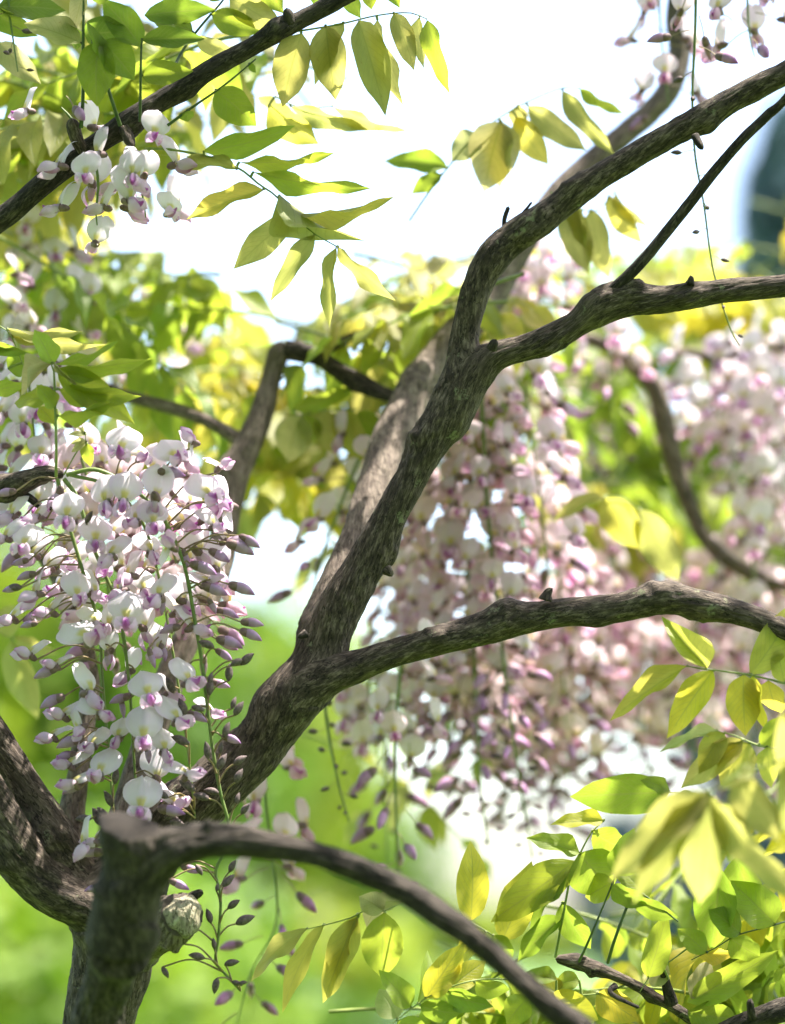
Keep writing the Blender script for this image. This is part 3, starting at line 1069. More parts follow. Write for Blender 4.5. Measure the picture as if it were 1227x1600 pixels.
# the lumpy sawn-off knob on the right of the trunk, and small dead spurs
KNOB = [(196, 1468, 42, 1.755), (232, 1456, 42, 1.735), (262, 1442, 39, 1.712), (280, 1432, 35, 1.698), (286, 1429, 33, 1.692)]
limb('sawn_knob', KNOB, wis, BARK_GREY, ring=0.0018, ns=90, seed=21, joins=[aT], k=0.02, lump=0.22, ridge=0.0016, knobs=[(0.6, 1, 0.005, 0.006), (0.85, 3, 0.005, 0.005), (0.8, 5, 0.005, 0.006)])
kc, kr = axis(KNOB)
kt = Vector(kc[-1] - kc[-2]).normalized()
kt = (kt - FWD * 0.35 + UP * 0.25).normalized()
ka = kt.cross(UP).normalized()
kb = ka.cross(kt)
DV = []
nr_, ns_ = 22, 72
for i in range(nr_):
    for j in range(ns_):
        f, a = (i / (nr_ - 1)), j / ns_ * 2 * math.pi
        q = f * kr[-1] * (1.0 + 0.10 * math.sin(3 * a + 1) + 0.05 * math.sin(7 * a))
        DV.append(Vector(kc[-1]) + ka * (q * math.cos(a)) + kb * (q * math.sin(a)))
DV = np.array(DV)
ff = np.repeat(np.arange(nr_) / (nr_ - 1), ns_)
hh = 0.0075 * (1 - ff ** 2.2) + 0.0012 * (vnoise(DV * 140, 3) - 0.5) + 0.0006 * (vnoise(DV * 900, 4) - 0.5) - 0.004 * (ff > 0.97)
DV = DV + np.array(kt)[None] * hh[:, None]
M_CUT_LIT = bark_material('cut_wood_sunlit_tone', (0.09, 0.075, 0.045), (0.28, 0.25, 0.165), (0.46, 0.42, 0.30), (0.5, 0.5, 0.33), 0.6)  # pale tone puts the sun on the knob into the colour
link('lit_cut_face', raw_mesh('lit_cut_face', DV - np.array(wis.location), grid_faces(nr_, ns_), [M_CUT_LIT], vec=DV), wis)
for k, (rows, mt) in enumerate([
        ([(282, 1412, 11, 1.71), (300, 1402, 9, 1.705), (317, 1393, 6, 1.70)], BARK_DARK),
        ([(1086, 212, 7, 1.735), (1094, 226, 7, 1.73), (1099, 234, 3.5, 1.728)], BARK_DARK),
        ([(1078, 444, 7, 1.74), (1080, 436, 5, 1.74), (1079, 430, 2.5, 1.74)], BARK_DARK),
        ([(852, 938, 10, 1.72), (856, 926, 6, 1.72), (864, 919, 2.5, 1.72)], BARK),
        ([(790, 372, 6, 1.77), (788, 345, 4, 1.77), (795, 322, 3, 1.77)], BARK_DARK),
        ([(795, 360, 4, 1.765), (812, 340, 3, 1.765), (832, 315, 2, 1.765)], BARK_DARK),
        ([(768, 545, 10, 1.74), (772, 536, 8, 1.738), (776, 530, 4, 1.737)], BARK_DARK),
        ([(322, 1300, 13, 1.50), (326, 1288, 10, 1.50), (329, 1280, 5, 1.50)], BARK_DARK),
        ([(604, 890, 8, 1.745), (610, 896, 5, 1.743), (613, 901, 2, 1.742)], BARK),
        ([(478, 990, 7, 1.74), (470, 994, 5, 1.738), (465, 996, 2, 1.737)], BARK_DARK)]):
    limb('spur', rows, wis, mt, ring=0.0014, ns=26, seed=30 + k, lump=0.3, ridge=0.0009, tip='taper')

top = thing('wisteria_branch', P(-260, 490, 1.74), 'straight dark brown branch slanting across the upper left corner', 'branch')
limb('main_stem', I_TOP, top, BARK_DARK, ring=0.0021, ns=72, seed=40, lump=0.09, twist=0.5, knobs=[(0.62, 1.4, 0.006, 0.006), (0.42, 3.5, 0.004, 0.008), (0.49, 4.2, 0.004, 0.006)])
limb('spur', [(452, 36, 9, 1.725), (450, 22, 8, 1.722), (448, 12, 5, 1.72)], top, BARK_DARK, ring=0.0014, ns=26, seed=41, lump=0.3, tip='taper')
limb('spur', [(128, 236, 9, 1.73), (120, 218, 9, 1.725), (114, 196, 8.5, 1.722), (112, 184, 5, 1.72)], top, BARK, ring=0.0014, ns=30, seed=42, lump=0.35, tip='taper')
limb('spur', [(196, 202, 9, 1.725), (202, 218, 8, 1.72), (208, 230, 4, 1.715)], top, BARK, ring=0.0014, ns=30, seed=43, lump=0.4, tip='taper')
tw = thing('wisteria_branch', P(-180, 800, 1.74), 'knobbly short spur branch at the left edge above the flower cluster', 'branch')
limb('main_stem', J_TWIG, tw, BARK, ring=0.0016, ns=52, seed=44, lump=0.38, ridge=0.0012, tip='taper', knobs=[(0.55, 1, 0.005, 0.006), (0.65, 4, 0.005, 0.006), (0.75, 2, 0.004, 0.005), (0.86, 5, 0.004, 0.004)])
limb('twig', J_LOW, tw, BARK_DARK, ring=0.0016, ns=36, seed=45, lump=0.45, tip='taper')
rt = thing('wisteria_branch', P(1420, 1720, 1.78), 'thin rough twig among the bright leaves at the lower right', 'branch')
limb('main_stem', [(1200, 1700, 14, 1.78), (1095, 1604, 12, 1.765), (1030, 1562, 10, 1.755), (985, 1535, 8.5, 1.75), (930, 1512, 8, 1.745), (890, 1502, 8, 1.745), (868, 1498, 5, 1.745)], rt, BARK, ring=0.0016, ns=44, seed=46, lump=0.35, tip='taper',
     knobs=[(0.6, 2, 0.003, 0.004), (0.85, 4, 0.004, 0.005), (0.92, 1, 0.003, 0.004)])
limb('spur', [(1050, 1568, 8, 1.75), (1040, 1535, 6, 1.745), (1036, 1512, 3.5, 1.742)], rt, BARK_DARK, ring=0.0016, ns=26, seed=47, lump=0.35, tip='taper')
limb('spur', [(962, 1540, 6, 1.745), (955, 1552, 4.5, 1.74), (1000, 1575, 3, 1.74)], rt, BARK_DARK, ring=0.0016, ns=26, seed=48, lump=0.35, tip='taper')
rb = thing('wisteria_branch', P(1420, 1640, 1.72), 'dark branch end in the bottom right corner', 'branch')
limb('main_stem', [(1460, 1530, 20, 1.70), (1300, 1560, 19, 1.70), (1227, 1578, 17, 1.705), (1180, 1592, 15, 1.71), (1130, 1612, 13, 1.715), (1060, 1660, 10, 1.72)], rb, BARK_DARK, ring=0.002, ns=48, seed=49, lump=0.2)
limb('spur', [(1176, 1590, 8, 1.705), (1172, 1568, 7, 1.70), (1174, 1560, 4, 1.70)], rb, BARK_DARK, ring=0.0016, ns=26, seed=50, lump=0.35, tip='taper')
bk = thing('wisteria_branch', P(960, 480, 2.24), 'blurred brown branch bending down through the right background', 'branch')
limb('main_stem', [(880, 520, 9, 2.24), (937, 536, 11, 2.24), (975, 560, 13, 2.24), (1018, 598, 14, 2.24), (1035, 642, 14, 2.24), (1050, 710, 14, 2.24), (1078, 788, 14, 2.24), (1110, 850, 12, 2.24), (1180, 900, 10, 2.24), (1300, 930, 9, 2.24)], bk, BARK_GREY, ring=0.004, ns=40, seed=51, lump=0.2)
bk2 = thing('wisteria_branch', P(1300, 300, 2.3), 'blurred horizontal branch carrying the pale flowers at the right edge', 'branch')
limb('main_stem', [(1420, 520, 14, 2.3), (1300, 530, 12, 2.3), (1200, 545, 10, 2.3), (1120, 556, 8, 2.3), (1060, 548, 6, 2.32)], bk2, BARK_GREY, ring=0.004, ns=36, seed=52, lump=0.2)

# ------------------------------------------------------------------ leaves that can be told apart
L = hand_leaf
L('dark green leaf on an upright stalk above the spur of the upper left branch', [(127, 200, 1.72), (130, 150), (130, 80), (131, 10), (131, -40)],
  [(130, 50, 90, 52, 50, -35, DEEP), (131, 48, 200, 50, 58, 20, DEEP), (127, 70, 36, 24, 52, 30, PALE), (131, -12, 107, 50, 30, 20, PALE), (131, -10, 190, -30, 50, 20, DEEP)], 1.715, GREEN, mat=M_STALK_DK, sr=3.4)
L('green leaf with a broad drooping leaflet right of the spur, upper left', [(188, 196, 1.72), (176, 160), (160, 110), (146, 70), (140, 40)],
  [(160, 88, 148, 30, 30, 40, GREEN), (165, 62, 147, 162, 66, 15, GREEN), (178, 60, 214, 122, 60, -15, GREEN)], 1.71, GREEN, mat=M_STALK_DK, sr=3.2)
L('green leaf whose upright stalk crosses the upper left branch', [(219, 190, 1.715), (220, 120), (221, 72), (222, 60)],
  [(221, 72, 157, -6, 54, 10, GREEN), (222, 66, 322, 56, 36, -15, DEEP), (224, 122, 300, 108, 42, -12, GREEN)], 1.705, GREEN, mat=M_STALK_DK, sr=2.6)
L('dark green leaf in the upper left corner', [(60, -30), (20, 0), (-30, 20)], [(0, 10, 106, 8, 48, -20, DEEP), (-20, 20, 60, 60, 40, 10, GREEN)], 1.76, DEEP)
L('deep green leaf with wide leaflets at the top left of centre', [(262, 130, 1.74), (285, 80), (318, 36), (345, 5), (370, -30)],
  [(226, 24, 334, 10, 44, -12, GREEN), (334, 22, 414, 52, 44, 12, GREEN), (300, 44, 232, 18, 40, 30, DEEP), (364, 2, 442, 48, 50, 10, OLIVE), (316, 62, 360, 92, 34, 30, OLIVE), (350, -10, 300, -30, 40, 20, GREEN)], 1.76, GREEN, mat=M_STALK_DK, sr=2.6)
L('single rounded green leaflet hanging under the upper left branch', [(262, 196), (300, 168), (352, 132), (400, 92)], [(337, 138, 402, 204, 60, 8, GREEN), (290, 176, 292, 190, 32, 30, GREEN), (392, 100, 398, 112, 12, 20, GREEN)], 1.715, GREEN, mat=M_STALK_DK, sr=2.6)
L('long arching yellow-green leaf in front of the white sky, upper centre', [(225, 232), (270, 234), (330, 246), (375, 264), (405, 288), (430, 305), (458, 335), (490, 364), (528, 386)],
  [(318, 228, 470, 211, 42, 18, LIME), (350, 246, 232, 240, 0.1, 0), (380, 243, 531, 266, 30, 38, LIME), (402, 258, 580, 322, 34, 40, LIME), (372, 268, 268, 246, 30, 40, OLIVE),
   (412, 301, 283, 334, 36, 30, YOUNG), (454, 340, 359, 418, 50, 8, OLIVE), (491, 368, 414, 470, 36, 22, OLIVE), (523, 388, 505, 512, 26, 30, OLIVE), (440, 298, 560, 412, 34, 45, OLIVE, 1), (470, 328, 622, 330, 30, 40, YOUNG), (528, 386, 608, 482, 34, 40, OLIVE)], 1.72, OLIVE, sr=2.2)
L('olive leaf with limp leaflets hanging from the top edge against the sky', [(420, 55, 1.74), (470, 48), (530, 38), (590, 24), (640, 20), (668, 30)],
  [(476, 56, 438, 168, 64, 8, OLIVE), (510, 38, 522, 158, 62, 5, OLIVE), (560, 34, 606, 176, 60, -10, OLIVE), (592, 40, 612, 172, 40, 40, OLIVE), (616, 22, 650, 110, 38, -10, OLIVE), (658, 26, 656, 108, 24, 42, OLIVE), (668, 34, 692, 144, 36, 30, LIME), (540, 34, 480, 130, 40, 30, OLIVE)], 1.73, OLIVE, sr=1.8)
L('pale green leaf tips entering at the very top centre', [(470, -40), (520, -20), (590, -30)], [(500, -30, 512, 20, 40, 10, LIME), (540, -30, 560, 30, 36, 20, LIME), (575, -30, 580, 14, 30, 0, LIME), (620, -40, 622, 10, 30, 10, LIME), (400, -40, 440, 20, 46, 10, LIME)], 1.76, LIME)
L('narrow olive leaf pair crossing the sky left of the pale bud leaf', [(430, 150, 1.82), (470, 168), (520, 166)], [(456, 172, 570, 216, 34, 30, OLIVE), (520, 166, 634, 232, 28, 35, OLIVE), (404, 190, 494, 228, 60, 20, YOUNG)], 1.82, OLIVE)
L('young pale drooping leaf with crumpled leaflets in the middle of the sky', [(640, 345, 1.9), (672, 298), (700, 262), (740, 215), (800, 172), (870, 140), (905, 138)],
  [(790, 196, 758, 300, 88, -8, PALE), (750, 214, 704, 250, 52, 20, PALE), (806, 165, 812, 210, 34, 20, OLIVE), (815, 198, 856, 264, 46, 10, YOUNG), (828, 172, 918, 240, 44, 10, OLIVE), (876, 146, 958, 246, 34, 20, OLIVE), (908, 138, 978, 186, 22, 30, LIME), (785, 200, 772, 296, 60, 30, PALE), (700, 262, 598, 242, 40, 25, GREEN), (688, 276, 640, 300, 30, 20, GREEN)], 1.88, OLIVE, sr=1.8)
L('upright lime leaf on a green stalk above the left flower cluster', [(88, 745, 1.70), (88, 690), (86, 620), (84, 575), (80, 568)],
  [(86, 572, 56, 512, 42, 30, LIME), (82, 570, 8, 620, 26, 45, PALE, 1), (80, 618, 14, 618, 46, 40, LIME), (86, 640, 60, 600, 36, 30, LIME), (96, 569, 214, 662, 56, -8, LIME), (92, 570, 196, 556, 26, 45, GREEN), (120, 572, 238, 572, 34, 30, LIME), (102, 610, 222, 628, 40, 25, LIME), (98, 650, 180, 636, 34, 45, LIME), (84, 660, 60, 628, 34, 20, LIME), (88, 566, 122, 606, 8, 30, PALE)], 1.69, LIME, sr=2.6)
L('broad green leaf at the left edge beside the upright lime leaf', [(-40, 520, 1.76), (0, 510), (20, 530), (40, 580)], [(-20, 590, 42, 560, 44, 20, GREEN), (-30, 560, 44, 556, 24, 20, GREEN), (10, 508, 130, 532, 26, 45, OLIVE), (20, 520, 160, 560, 22, 45, OLIVE), (-30, 545, 20, 548, 26, 30, GREEN), (-30, 610, 40, 606, 30, 30, LIME)], 1.76, GREEN)
L('tiny unfolding silvery leaf on the spur at the left edge', [(100, 742), (112, 720), (124, 700), (136, 690), (128, 664)], [(132, 690, 110, 704, 14, 20, PALE), (134, 686, 108, 690, 12, 30, PALE), (134, 680, 108, 676, 10, 30, PALE), (131, 672, 112, 662, 9, 30, PALE), (136, 694, 138, 730, 24, 20, LIME)], 1.705, PALE, sr=1.4)
L('grey-green hanging leaflets in the gap left of the trunk', [(560, 640, 1.98), (520, 640), (490, 645), (450, 650)], [(470, 652, 445, 728, 66, 5, PALE), (512, 640, 522, 718, 52, -5, OLIVE), (540, 645, 560, 720, 56, 20, YOUNG), (480, 646, 486, 700, 46, 25, GREEN), (560, 655, 610, 690, 44, 20, GREEN), (455, 625, 560, 612, 34, 25, LIME)], 1.97, PALE)
L('olive leaflets hanging under the upper right branch', [(860, 300, 1.9), (890, 318), (930, 330), (960, 300)], [(886, 322, 918, 432, 54, 8, OLIVE), (926, 322, 946, 442, 46, 10, OLIVE), (904, 318, 908, 390, 36, 40, OLIVE), (950, 300, 998, 392, 40, 25, YOUNG), (964, 300, 1002, 372, 24, 40, OLIVE)], 1.92, OLIVE)
L('backlit olive leaf pair hanging in the blurred right background', [(925, 780, 2.0), (965, 776), (1000, 796)], [(936, 784, 1004, 868, 62, 8, YOUNG), (1000, 796, 1064, 916, 62, 8, OLIVE), (935, 780, 850, 800, 30, 40, OLIVE)], 1.98, OLIVE)
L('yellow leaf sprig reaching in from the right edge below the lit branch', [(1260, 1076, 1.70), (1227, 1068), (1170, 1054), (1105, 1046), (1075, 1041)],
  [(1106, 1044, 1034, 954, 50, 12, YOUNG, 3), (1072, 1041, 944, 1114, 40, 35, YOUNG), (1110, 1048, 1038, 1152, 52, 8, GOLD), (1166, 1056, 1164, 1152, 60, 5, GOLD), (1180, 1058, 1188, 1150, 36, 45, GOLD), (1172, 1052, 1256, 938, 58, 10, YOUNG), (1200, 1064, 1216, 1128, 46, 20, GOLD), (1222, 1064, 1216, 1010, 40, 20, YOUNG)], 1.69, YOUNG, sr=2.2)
L('shaded yellow-green leaf under the yellow sprig at the right edge', [(1260, 1178, 1.68), (1190, 1166), (1150, 1150), (1120, 1142)],
  [(1122, 1143, 1024, 1166, 26, 35, PALE), (1130, 1146, 1086, 1206, 46, 20, YOUNG), (1164, 1158, 1058, 1232, 50, 12, OLIVE), (1172, 1164, 1124, 1226, 66, 10, YOUNG), (1200, 1166, 1200, 1230, 40, 20, YOUNG), (1190, 1160, 1240, 1120, 44, 20, LIME)], 1.67, OLIVE, sr=2.0)
L('large soft olive leaf hanging closest to the camera at the lower right', [(1300, 1170, 1.48), (1220, 1190), (1150, 1212), (1110, 1238)],
  [(1102, 1238, 946, 1376, 74, 10, OLIVE), (1106, 1244, 978, 1412, 56, 20, OLIVE), (1112, 1252, 1078, 1440, 84, 5, OLIVE), (1116, 1254, 1248, 1424, 60, 25, OLIVE), (1160, 1215, 1214, 1320, 70, 15, OLIVE), (1180, 1200, 1120, 1226, 40, 40, OLIVE)], 1.47, OLIVE, sr=2.6)
L('big blurred yellow leaflets at the right edge close to the camera', [(1330, 1000, 1.46), (1290, 1080), (1270, 1180)], [(1280, 1090, 1196, 1220, 80, 10, OLIVE), (1300, 1000, 1240, 1130, 70, 10, YOUNG), (1290, 1180, 1206, 1300, 70, 20, OLIVE)], 1.46, OLIVE)
L('large flat green leaf with lit rim above the lower right leaves', [(1120, 1250, 1.71), (1080, 1240), (1044, 1238)], [(1046, 1238, 886, 1254, 72, -8, GREEN), (1050, 1236, 1010, 1216, 30, 30, LIME), (1090, 1240, 1046, 1280, 46, 40, PALE)], 1.70, LIME)
L('lower right leaf on the stalk left of the two bare stalks', [(868, 1496, 1.74), (882, 1420), (892, 1370), (906, 1335), (925, 1300), (945, 1282)],
  [(905, 1330, 826, 1304, 40, 40, LIME), (940, 1285, 862, 1280, 34, 35, GOLD), (898, 1345, 756, 1440, 66, 10, LIME), (890, 1360, 800, 1450, 40, 38, GREEN), (905, 1330, 958, 1402, 92, 8, LIME), (930, 1296, 985, 1340, 60, 30, GREEN), (872, 1412, 922, 1500, 48, 10, GREEN), (880, 1430, 800, 1500, 40, 30, GREEN)], 1.73, LIME, mat=M_STALK, sr=2.2)
L('lower right leaf on the left one of two bare dark stalks', [(905, 1502, 1.735), (920, 1470), (945, 1410), (962, 1368)], [(962, 1368, 1000, 1300, 60, 20, LIME), (960, 1374, 905, 1400, 50, 25, LIME), (955, 1386, 1010, 1420, 40, 35, GREEN)], 1.72, LIME, mat=M_STALK_DK, sr=2.4)
L('lower right leaf on the right one of two bare dark stalks', [(950, 1504, 1.735), (960, 1470), (984, 1408), (1000, 1395), (1060, 1440)], [(990, 1402, 1060, 1444, 36, 20, GREEN), (985, 1406, 1030, 1386, 30, 25, LIME), (1004, 1396, 960, 1340, 50, 30, LIME)], 1.72, LIME, mat=M_STALK_DK, sr=3.0)
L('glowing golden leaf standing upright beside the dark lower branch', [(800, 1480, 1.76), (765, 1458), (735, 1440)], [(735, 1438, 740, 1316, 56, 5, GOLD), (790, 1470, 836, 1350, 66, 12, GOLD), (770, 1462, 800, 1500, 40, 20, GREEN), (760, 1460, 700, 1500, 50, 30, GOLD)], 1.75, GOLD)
L('three curved olive leaflets dangling over the green at bottom centre', [(640, 1395, 1.76), (590, 1410), (548, 1434), (480, 1452)],
  [(480, 1450, 366, 1524, 36, 30, OLIVE), (505, 1446, 414, 1586, 36, 25, YOUNG), (556, 1432, 492, 1572, 50, 12, YOUNG), (560, 1440, 500, 1548, 36, 40, YOUNG), (600, 1404, 566, 1450, 44, 30, PALE)], 1.72, YOUNG)
L('broad green leaflet with a sharp leaf shadow under the lower branch', [(650, 1402, 1.74), (625, 1412), (600, 1424)], [(604, 1428, 596, 1540, 72, 4, LIME), (600, 1424, 560, 1398, 44, 15, PALE), (630, 1410, 570, 1410, 34, 30, PALE)], 1.70, LIME)
L('yellow and green leaf crossing under the dark branch at bottom', [(800, 1530, 1.74), (740, 1532), (680, 1552), (640, 1578), (600, 1610)],
  [(664, 1560, 726, 1474, 50, 8, GOLD), (706, 1540, 764, 1500, 44, 10, GOLD), (650, 1572, 690, 1482, 34, 35, LIME), (640, 1570, 602, 1514, 44, 15, LIME), (620, 1590, 592, 1544, 52, 10, PALE), (700, 1552, 770, 1580, 40, 25, GREEN), (660, 1575, 720, 1590, 40, 20, GREEN), (620, 1600, 680, 1630, 50, 10, LIME), (745, 1540, 800, 1560, 40, 30, GREEN)], 1.70, LIME)
L('green leaf with veined leaflets right of the bare stalks', [(1227, 1440, 1.74), (1200, 1448), (1150, 1462), (1120, 1480), (1080, 1500)],
  [(1128, 1360, 1106, 1496, 72, 6, GREEN), (1214, 1442, 1146, 1376, 70, 10, LIME), (1160, 1456, 1110, 1420, 50, 20, GREEN), (1150, 1340, 1180, 1420, 60, 20, GREEN), (1140, 1466, 1190, 1500, 50, 20, GREEN), (1100, 1490, 1060, 1450, 40, 20, LIME)], 1.73, GREEN, mat=M_STALK_DK)
L('long leaf with a lit yellow edge near the bottom right corner', [(1090, 1470, 1.74), (1050, 1500), (1020, 1520), (1000, 1550)],
  [(1010, 1528, 1044, 1428, 46, 10, LIME), (1074, 1566, 1224, 1488, 52, 10, LIME), (1060, 1560, 1010, 1520, 46, 20, PALE), (1075, 1580, 1160, 1600, 60, 15, GREEN), (1080, 1560, 1120, 1500, 44, 25, PALE), (1100, 1500, 1180, 1500, 30, 30, GOLD)], 1.74, LIME)
L('bright leaf low on the thin twig at bottom right', [(985, 1536, 1.75), (940, 1552), (880, 1556), (830, 1560)],
  [(880, 1556, 820, 1530, 50, 15, GOLD), (860, 1556, 940, 1600, 60, 10, GOLD), (930, 1550, 1000, 1600, 56, 10, GOLD), (820, 1560, 790, 1600, 50, 10, LIME), (870, 1496, 812, 1510, 34, 30, GREEN), (900, 1500, 860, 1536, 36, 25, LIME)], 1.75, LIME)
L('soft olive leaf hanging at the left edge over the green background', [(-60, 960, 1.95), (-10, 985), (20, 1000)], [(16, 1004, 54, 1140, 52, 6, OLIVE), (-10, 985, 40, 950, 50, 20, OLIVE), (30, 985, 90, 1030, 30, 30, OLIVE)], 1.97, OLIVE)
L('pale leaf tip hanging beside the thin bud tail, top left corner', [(-20, 60, 1.8), (0, 66), (14, 70)], [(2, 70, 60, 130, 44, 15, PALE)], 1.8, PALE)
# ------------------------------------------------------------------ the near flower clusters at the left, flower by flower
ND = 1.705
CLUSTERS = [
    ('flower cluster with the longest green stem, tipped with dark buds, left foreground',
     [(104, 742), (150, 734), (200, 758), (248, 800), (274, 846), (290, 890), (303, 960), (315, 1030), (325, 1110), (334, 1180), (345, 1240), (358, 1292), (351, 1330), (337, 1362), (345, 1402), (341, 1468), (337, 1502), (352, 1522), (376, 1548)], 3.6),
    ('white and lilac flower cluster ending just above the cut stub, left foreground',
     [(100, 748), (122, 780), (142, 845), (160, 888), (182, 940), (194, 1000), (203, 1080), (208, 1160), (212, 1222)], 3.6),
    ('white and lilac flower cluster hanging leftmost before the three limbs, left foreground',
     [(90, 748), (108, 820), (138, 920), (155, 980), (160, 1060), (166, 1130), (172, 1200), (179, 1286)], 3.2),
    ('sunlit pale flower cluster between the longest stem and the white-flowered one, left foreground',
     [(110, 742), (170, 760), (222, 815), (248, 900), (267, 1000), (285, 1110), (297, 1200), (305, 1278)], 3.0)]
NEAR = []
for ci, (lb, rows, sr) in enumerate(CLUSTERS):
    pts = [P(x, y, ND + (0.012 * ci if i > 2 else 0.006)) for i, (x, y) in enumerate(rows)]
    root = thing('flower_raceme', pts[0], lb, 'flower cluster', 'flower clusters in the left foreground')
    rad = [sr * KPX * ND * (1 - 0.45 * i / (len(pts) - 1)) for i in range(len(pts))]
    c, r, s = resample(pts, rad, 0.003)
    NEAR.append({'root': root, 'parts': [simple_tube(pts, rad, 0.004, 9)], 'c': c, 'base': pts[0]})


def near_stem(pt, only=None):
    best = None
    for i, nr in enumerate(NEAR):
        if only is not None and i != only:
            continue
        q = np.array(pt) + np.array(UP) * 0.004
        dd = np.linalg.norm((nr['c'] - q) * np.array([1, 0.3, 1]), axis=1)
        k = int(dd.argmin())
        if best is None or dd[k] < best[0]:
            best = (dd[k], i, k)
    return best[1], best[2]


def pedicel(nr, k, end):
    s0 = Vector(nr['c'][k])
    mid = s0 * 0.5 + end * 0.5 + UP * (0.16 * (end - s0).length) + Vector((0, R.uniform(-.003, .003), 0))
    nr['parts'].append(simple_tube([s0, mid, end], [0.0008, 0.00062, 0.0007], 0.003, 5))


# (banner x, y, size, keel x, y, yaw, distance offset)
FL = [(193, 685, 50, 190, 712, 0, -.01), (216, 700, 36, 218, 718, 35, 0), (163, 764, 46, 172, 792, -18, -.004), (197, 760, 50, 190, 800, 8, -.012), (108, 788, 47, 104, 824, 0, -.02),
      (42, 835, 44, 38, 866, -8, -.01), (17, 824, 36, 8, 858, -55, 0), (150, 826, 48, 148, 856, 12, -.006), (182, 850, 40, 176, 876, -35, -.014), (107, 752, 40, 96, 765, 170, .01),
      (60, 908, 40, 64, 932, -70, 0), (118, 914, 44, 120, 945, 20, -.012), (145, 908, 38, 140, 938, 60, .012), (190, 905, 34, 196, 930, -65, .0), (264, 703, 44, 277, 724, 20, -.008),
      (298, 706, 34, 306, 690, 70, 0), (247, 752, 48, 243, 775, 175, -.014), (316, 757, 48, 330, 784, 22, -.012), (345, 762, 38, 340, 790, 50, .006), (332, 724, 30, 342, 734, 80, .0),
      (238, 800, 44, 240, 832, 14, -.014), (217, 797, 38, 214, 824, -25, -.004), (330, 806, 36, 333, 832, 40, -.01), (356, 806, 36, 366, 788, 55, .006), (312, 838, 44, 306, 868, 150, .01),
      (340, 868, 42, 336, 894, 165, .012), (254, 912, 44, 250, 942, -30, -.012), (282, 918, 40, 284, 950, 140, .012), (197, 945, 52, 198, 984, 5, -.018), (118, 986, 53, 142, 1006, 35, -.014),
      (99, 1030, 30, 88, 1044, -65, .0), (133, 1058, 46, 136, 1094, 60, -.006), (143, 1102, 40, 158, 1120, 40, -.01), (120, 1124, 34, 132, 1136, -45, -.006), (163, 1190, 46, 156, 1216, -15, -.008),
      (133, 1212, 38, 118, 1228, -60, -.01), (228, 1066, 50, 236, 1096, 8, -.018), (224, 1130, 54, 226, 1164, 3, -.02), (286, 1046, 42, 294, 1080, 45, -.008), (267, 1106, 44, 280, 1140, 40, -.012),
      (222, 1238, 54, 221, 1270, 0, -.016), (246, 1192, 46, 244, 1224, 178, .010), (276, 1198, 40, 306, 1230, 58, -.010), (136, 1296, 40, 140, 1318, -70, -.012), (260, 866, 36, 270, 858, 60, -.02),
      (292, 962, 40, 300, 990, 75, .006), (250, 1000, 36, 256, 1022, -40, .01), (206, 880, 40, 210, 908, -50, .012), (84, 870, 38, 78, 898, -35, .014), (70, 790, 40, 62, 816, -60, .016),
      (230, 845, 40, 236, 874, 30, .016), (160, 872, 40, 158, 902, 20, .018), (275, 800, 42, 282, 828, 60, .014), (302, 800, 40, 316, 812, 80, .012), (225, 960, 40, 222, 990, 160, .016),
      (90, 940, 38, 82, 962, -65, .012), (205, 1030, 36, 204, 1056, -120, .02), (268, 940, 38, 274, 966, 60, .02), (30, 790, 40, 22, 812, -60, .02), (140, 960, 36, 150, 980, 40, .014),
      (345, 830, 36, 352, 850, 80, .01), (310, 900, 36, 322, 915, 85, .008), (186, 820, 36, 180, 842, -40, .02), (255, 1068, 34, 262, 1094, 80, .014), (170, 1000, 34, 176, 1026, -150, .02),
      (62, 850, 38, 54, 880, -50, .022), (125, 862, 38, 120, 892, -30, .024), (222, 905, 38, 226, 935, 20, .026), (176, 960, 38, 170, 990, -20, .026), (292, 770, 40, 300, 800, 40, .026), (244, 985, 38, 250, 1015, 30, .028), (112, 1104, 38, 100, 1124, -55, .004), (152, 1148, 36, 146, 1170, -30, .008), (252, 1154, 40, 256, 1182, 30, .004), (190, 1136, 34, 186, 1160, -20, .008), (262, 1244, 36, 272, 1262, 60, .006), (120, 1182, 36, 110, 1200, -55, .006), (160, 1300, 34, 152, 1322, -50, -.004), (204, 1304, 34, 208, 1326, 20, .01), (96, 1140, 34, 84, 1154, -70, .008), (60, 1010, 36, 48, 1030, -60, .01), (30, 950, 38, 20, 974, -50, .012), (320, 1100, 34, 330, 1120, 60, .012), (100, 900, 38, 94, 930, -40, .028)]
for bx, by, sz, kx, ky, yaw, dz in FL:
    d = ND + dz
    Bw = P(bx, by, d)
    Kw = P(kx, ky, d - 0.004)
    s = sz * 1.10 * KPX * d / 0.0205
    Z = (Bw - Kw).normalized() + FWD * 0.12
    Z.normalize()
    f = -FWD + UP * 0.05
    f = (f - Z * f.dot(Z)).normalized()
    Y = Matrix.Rotation(math.radians(yaw), 3, Z) @ f
    org = Bw - Z * 0.0105 * s
    i, k = near_stem(org)
    nr = NEAR[i]
    M = frameZ(Y, Z, s, org - nr['base'])
    add_flower(nr['root'], M, True)
    pedicel(nr, k, org - Y * 0.0045 * s)

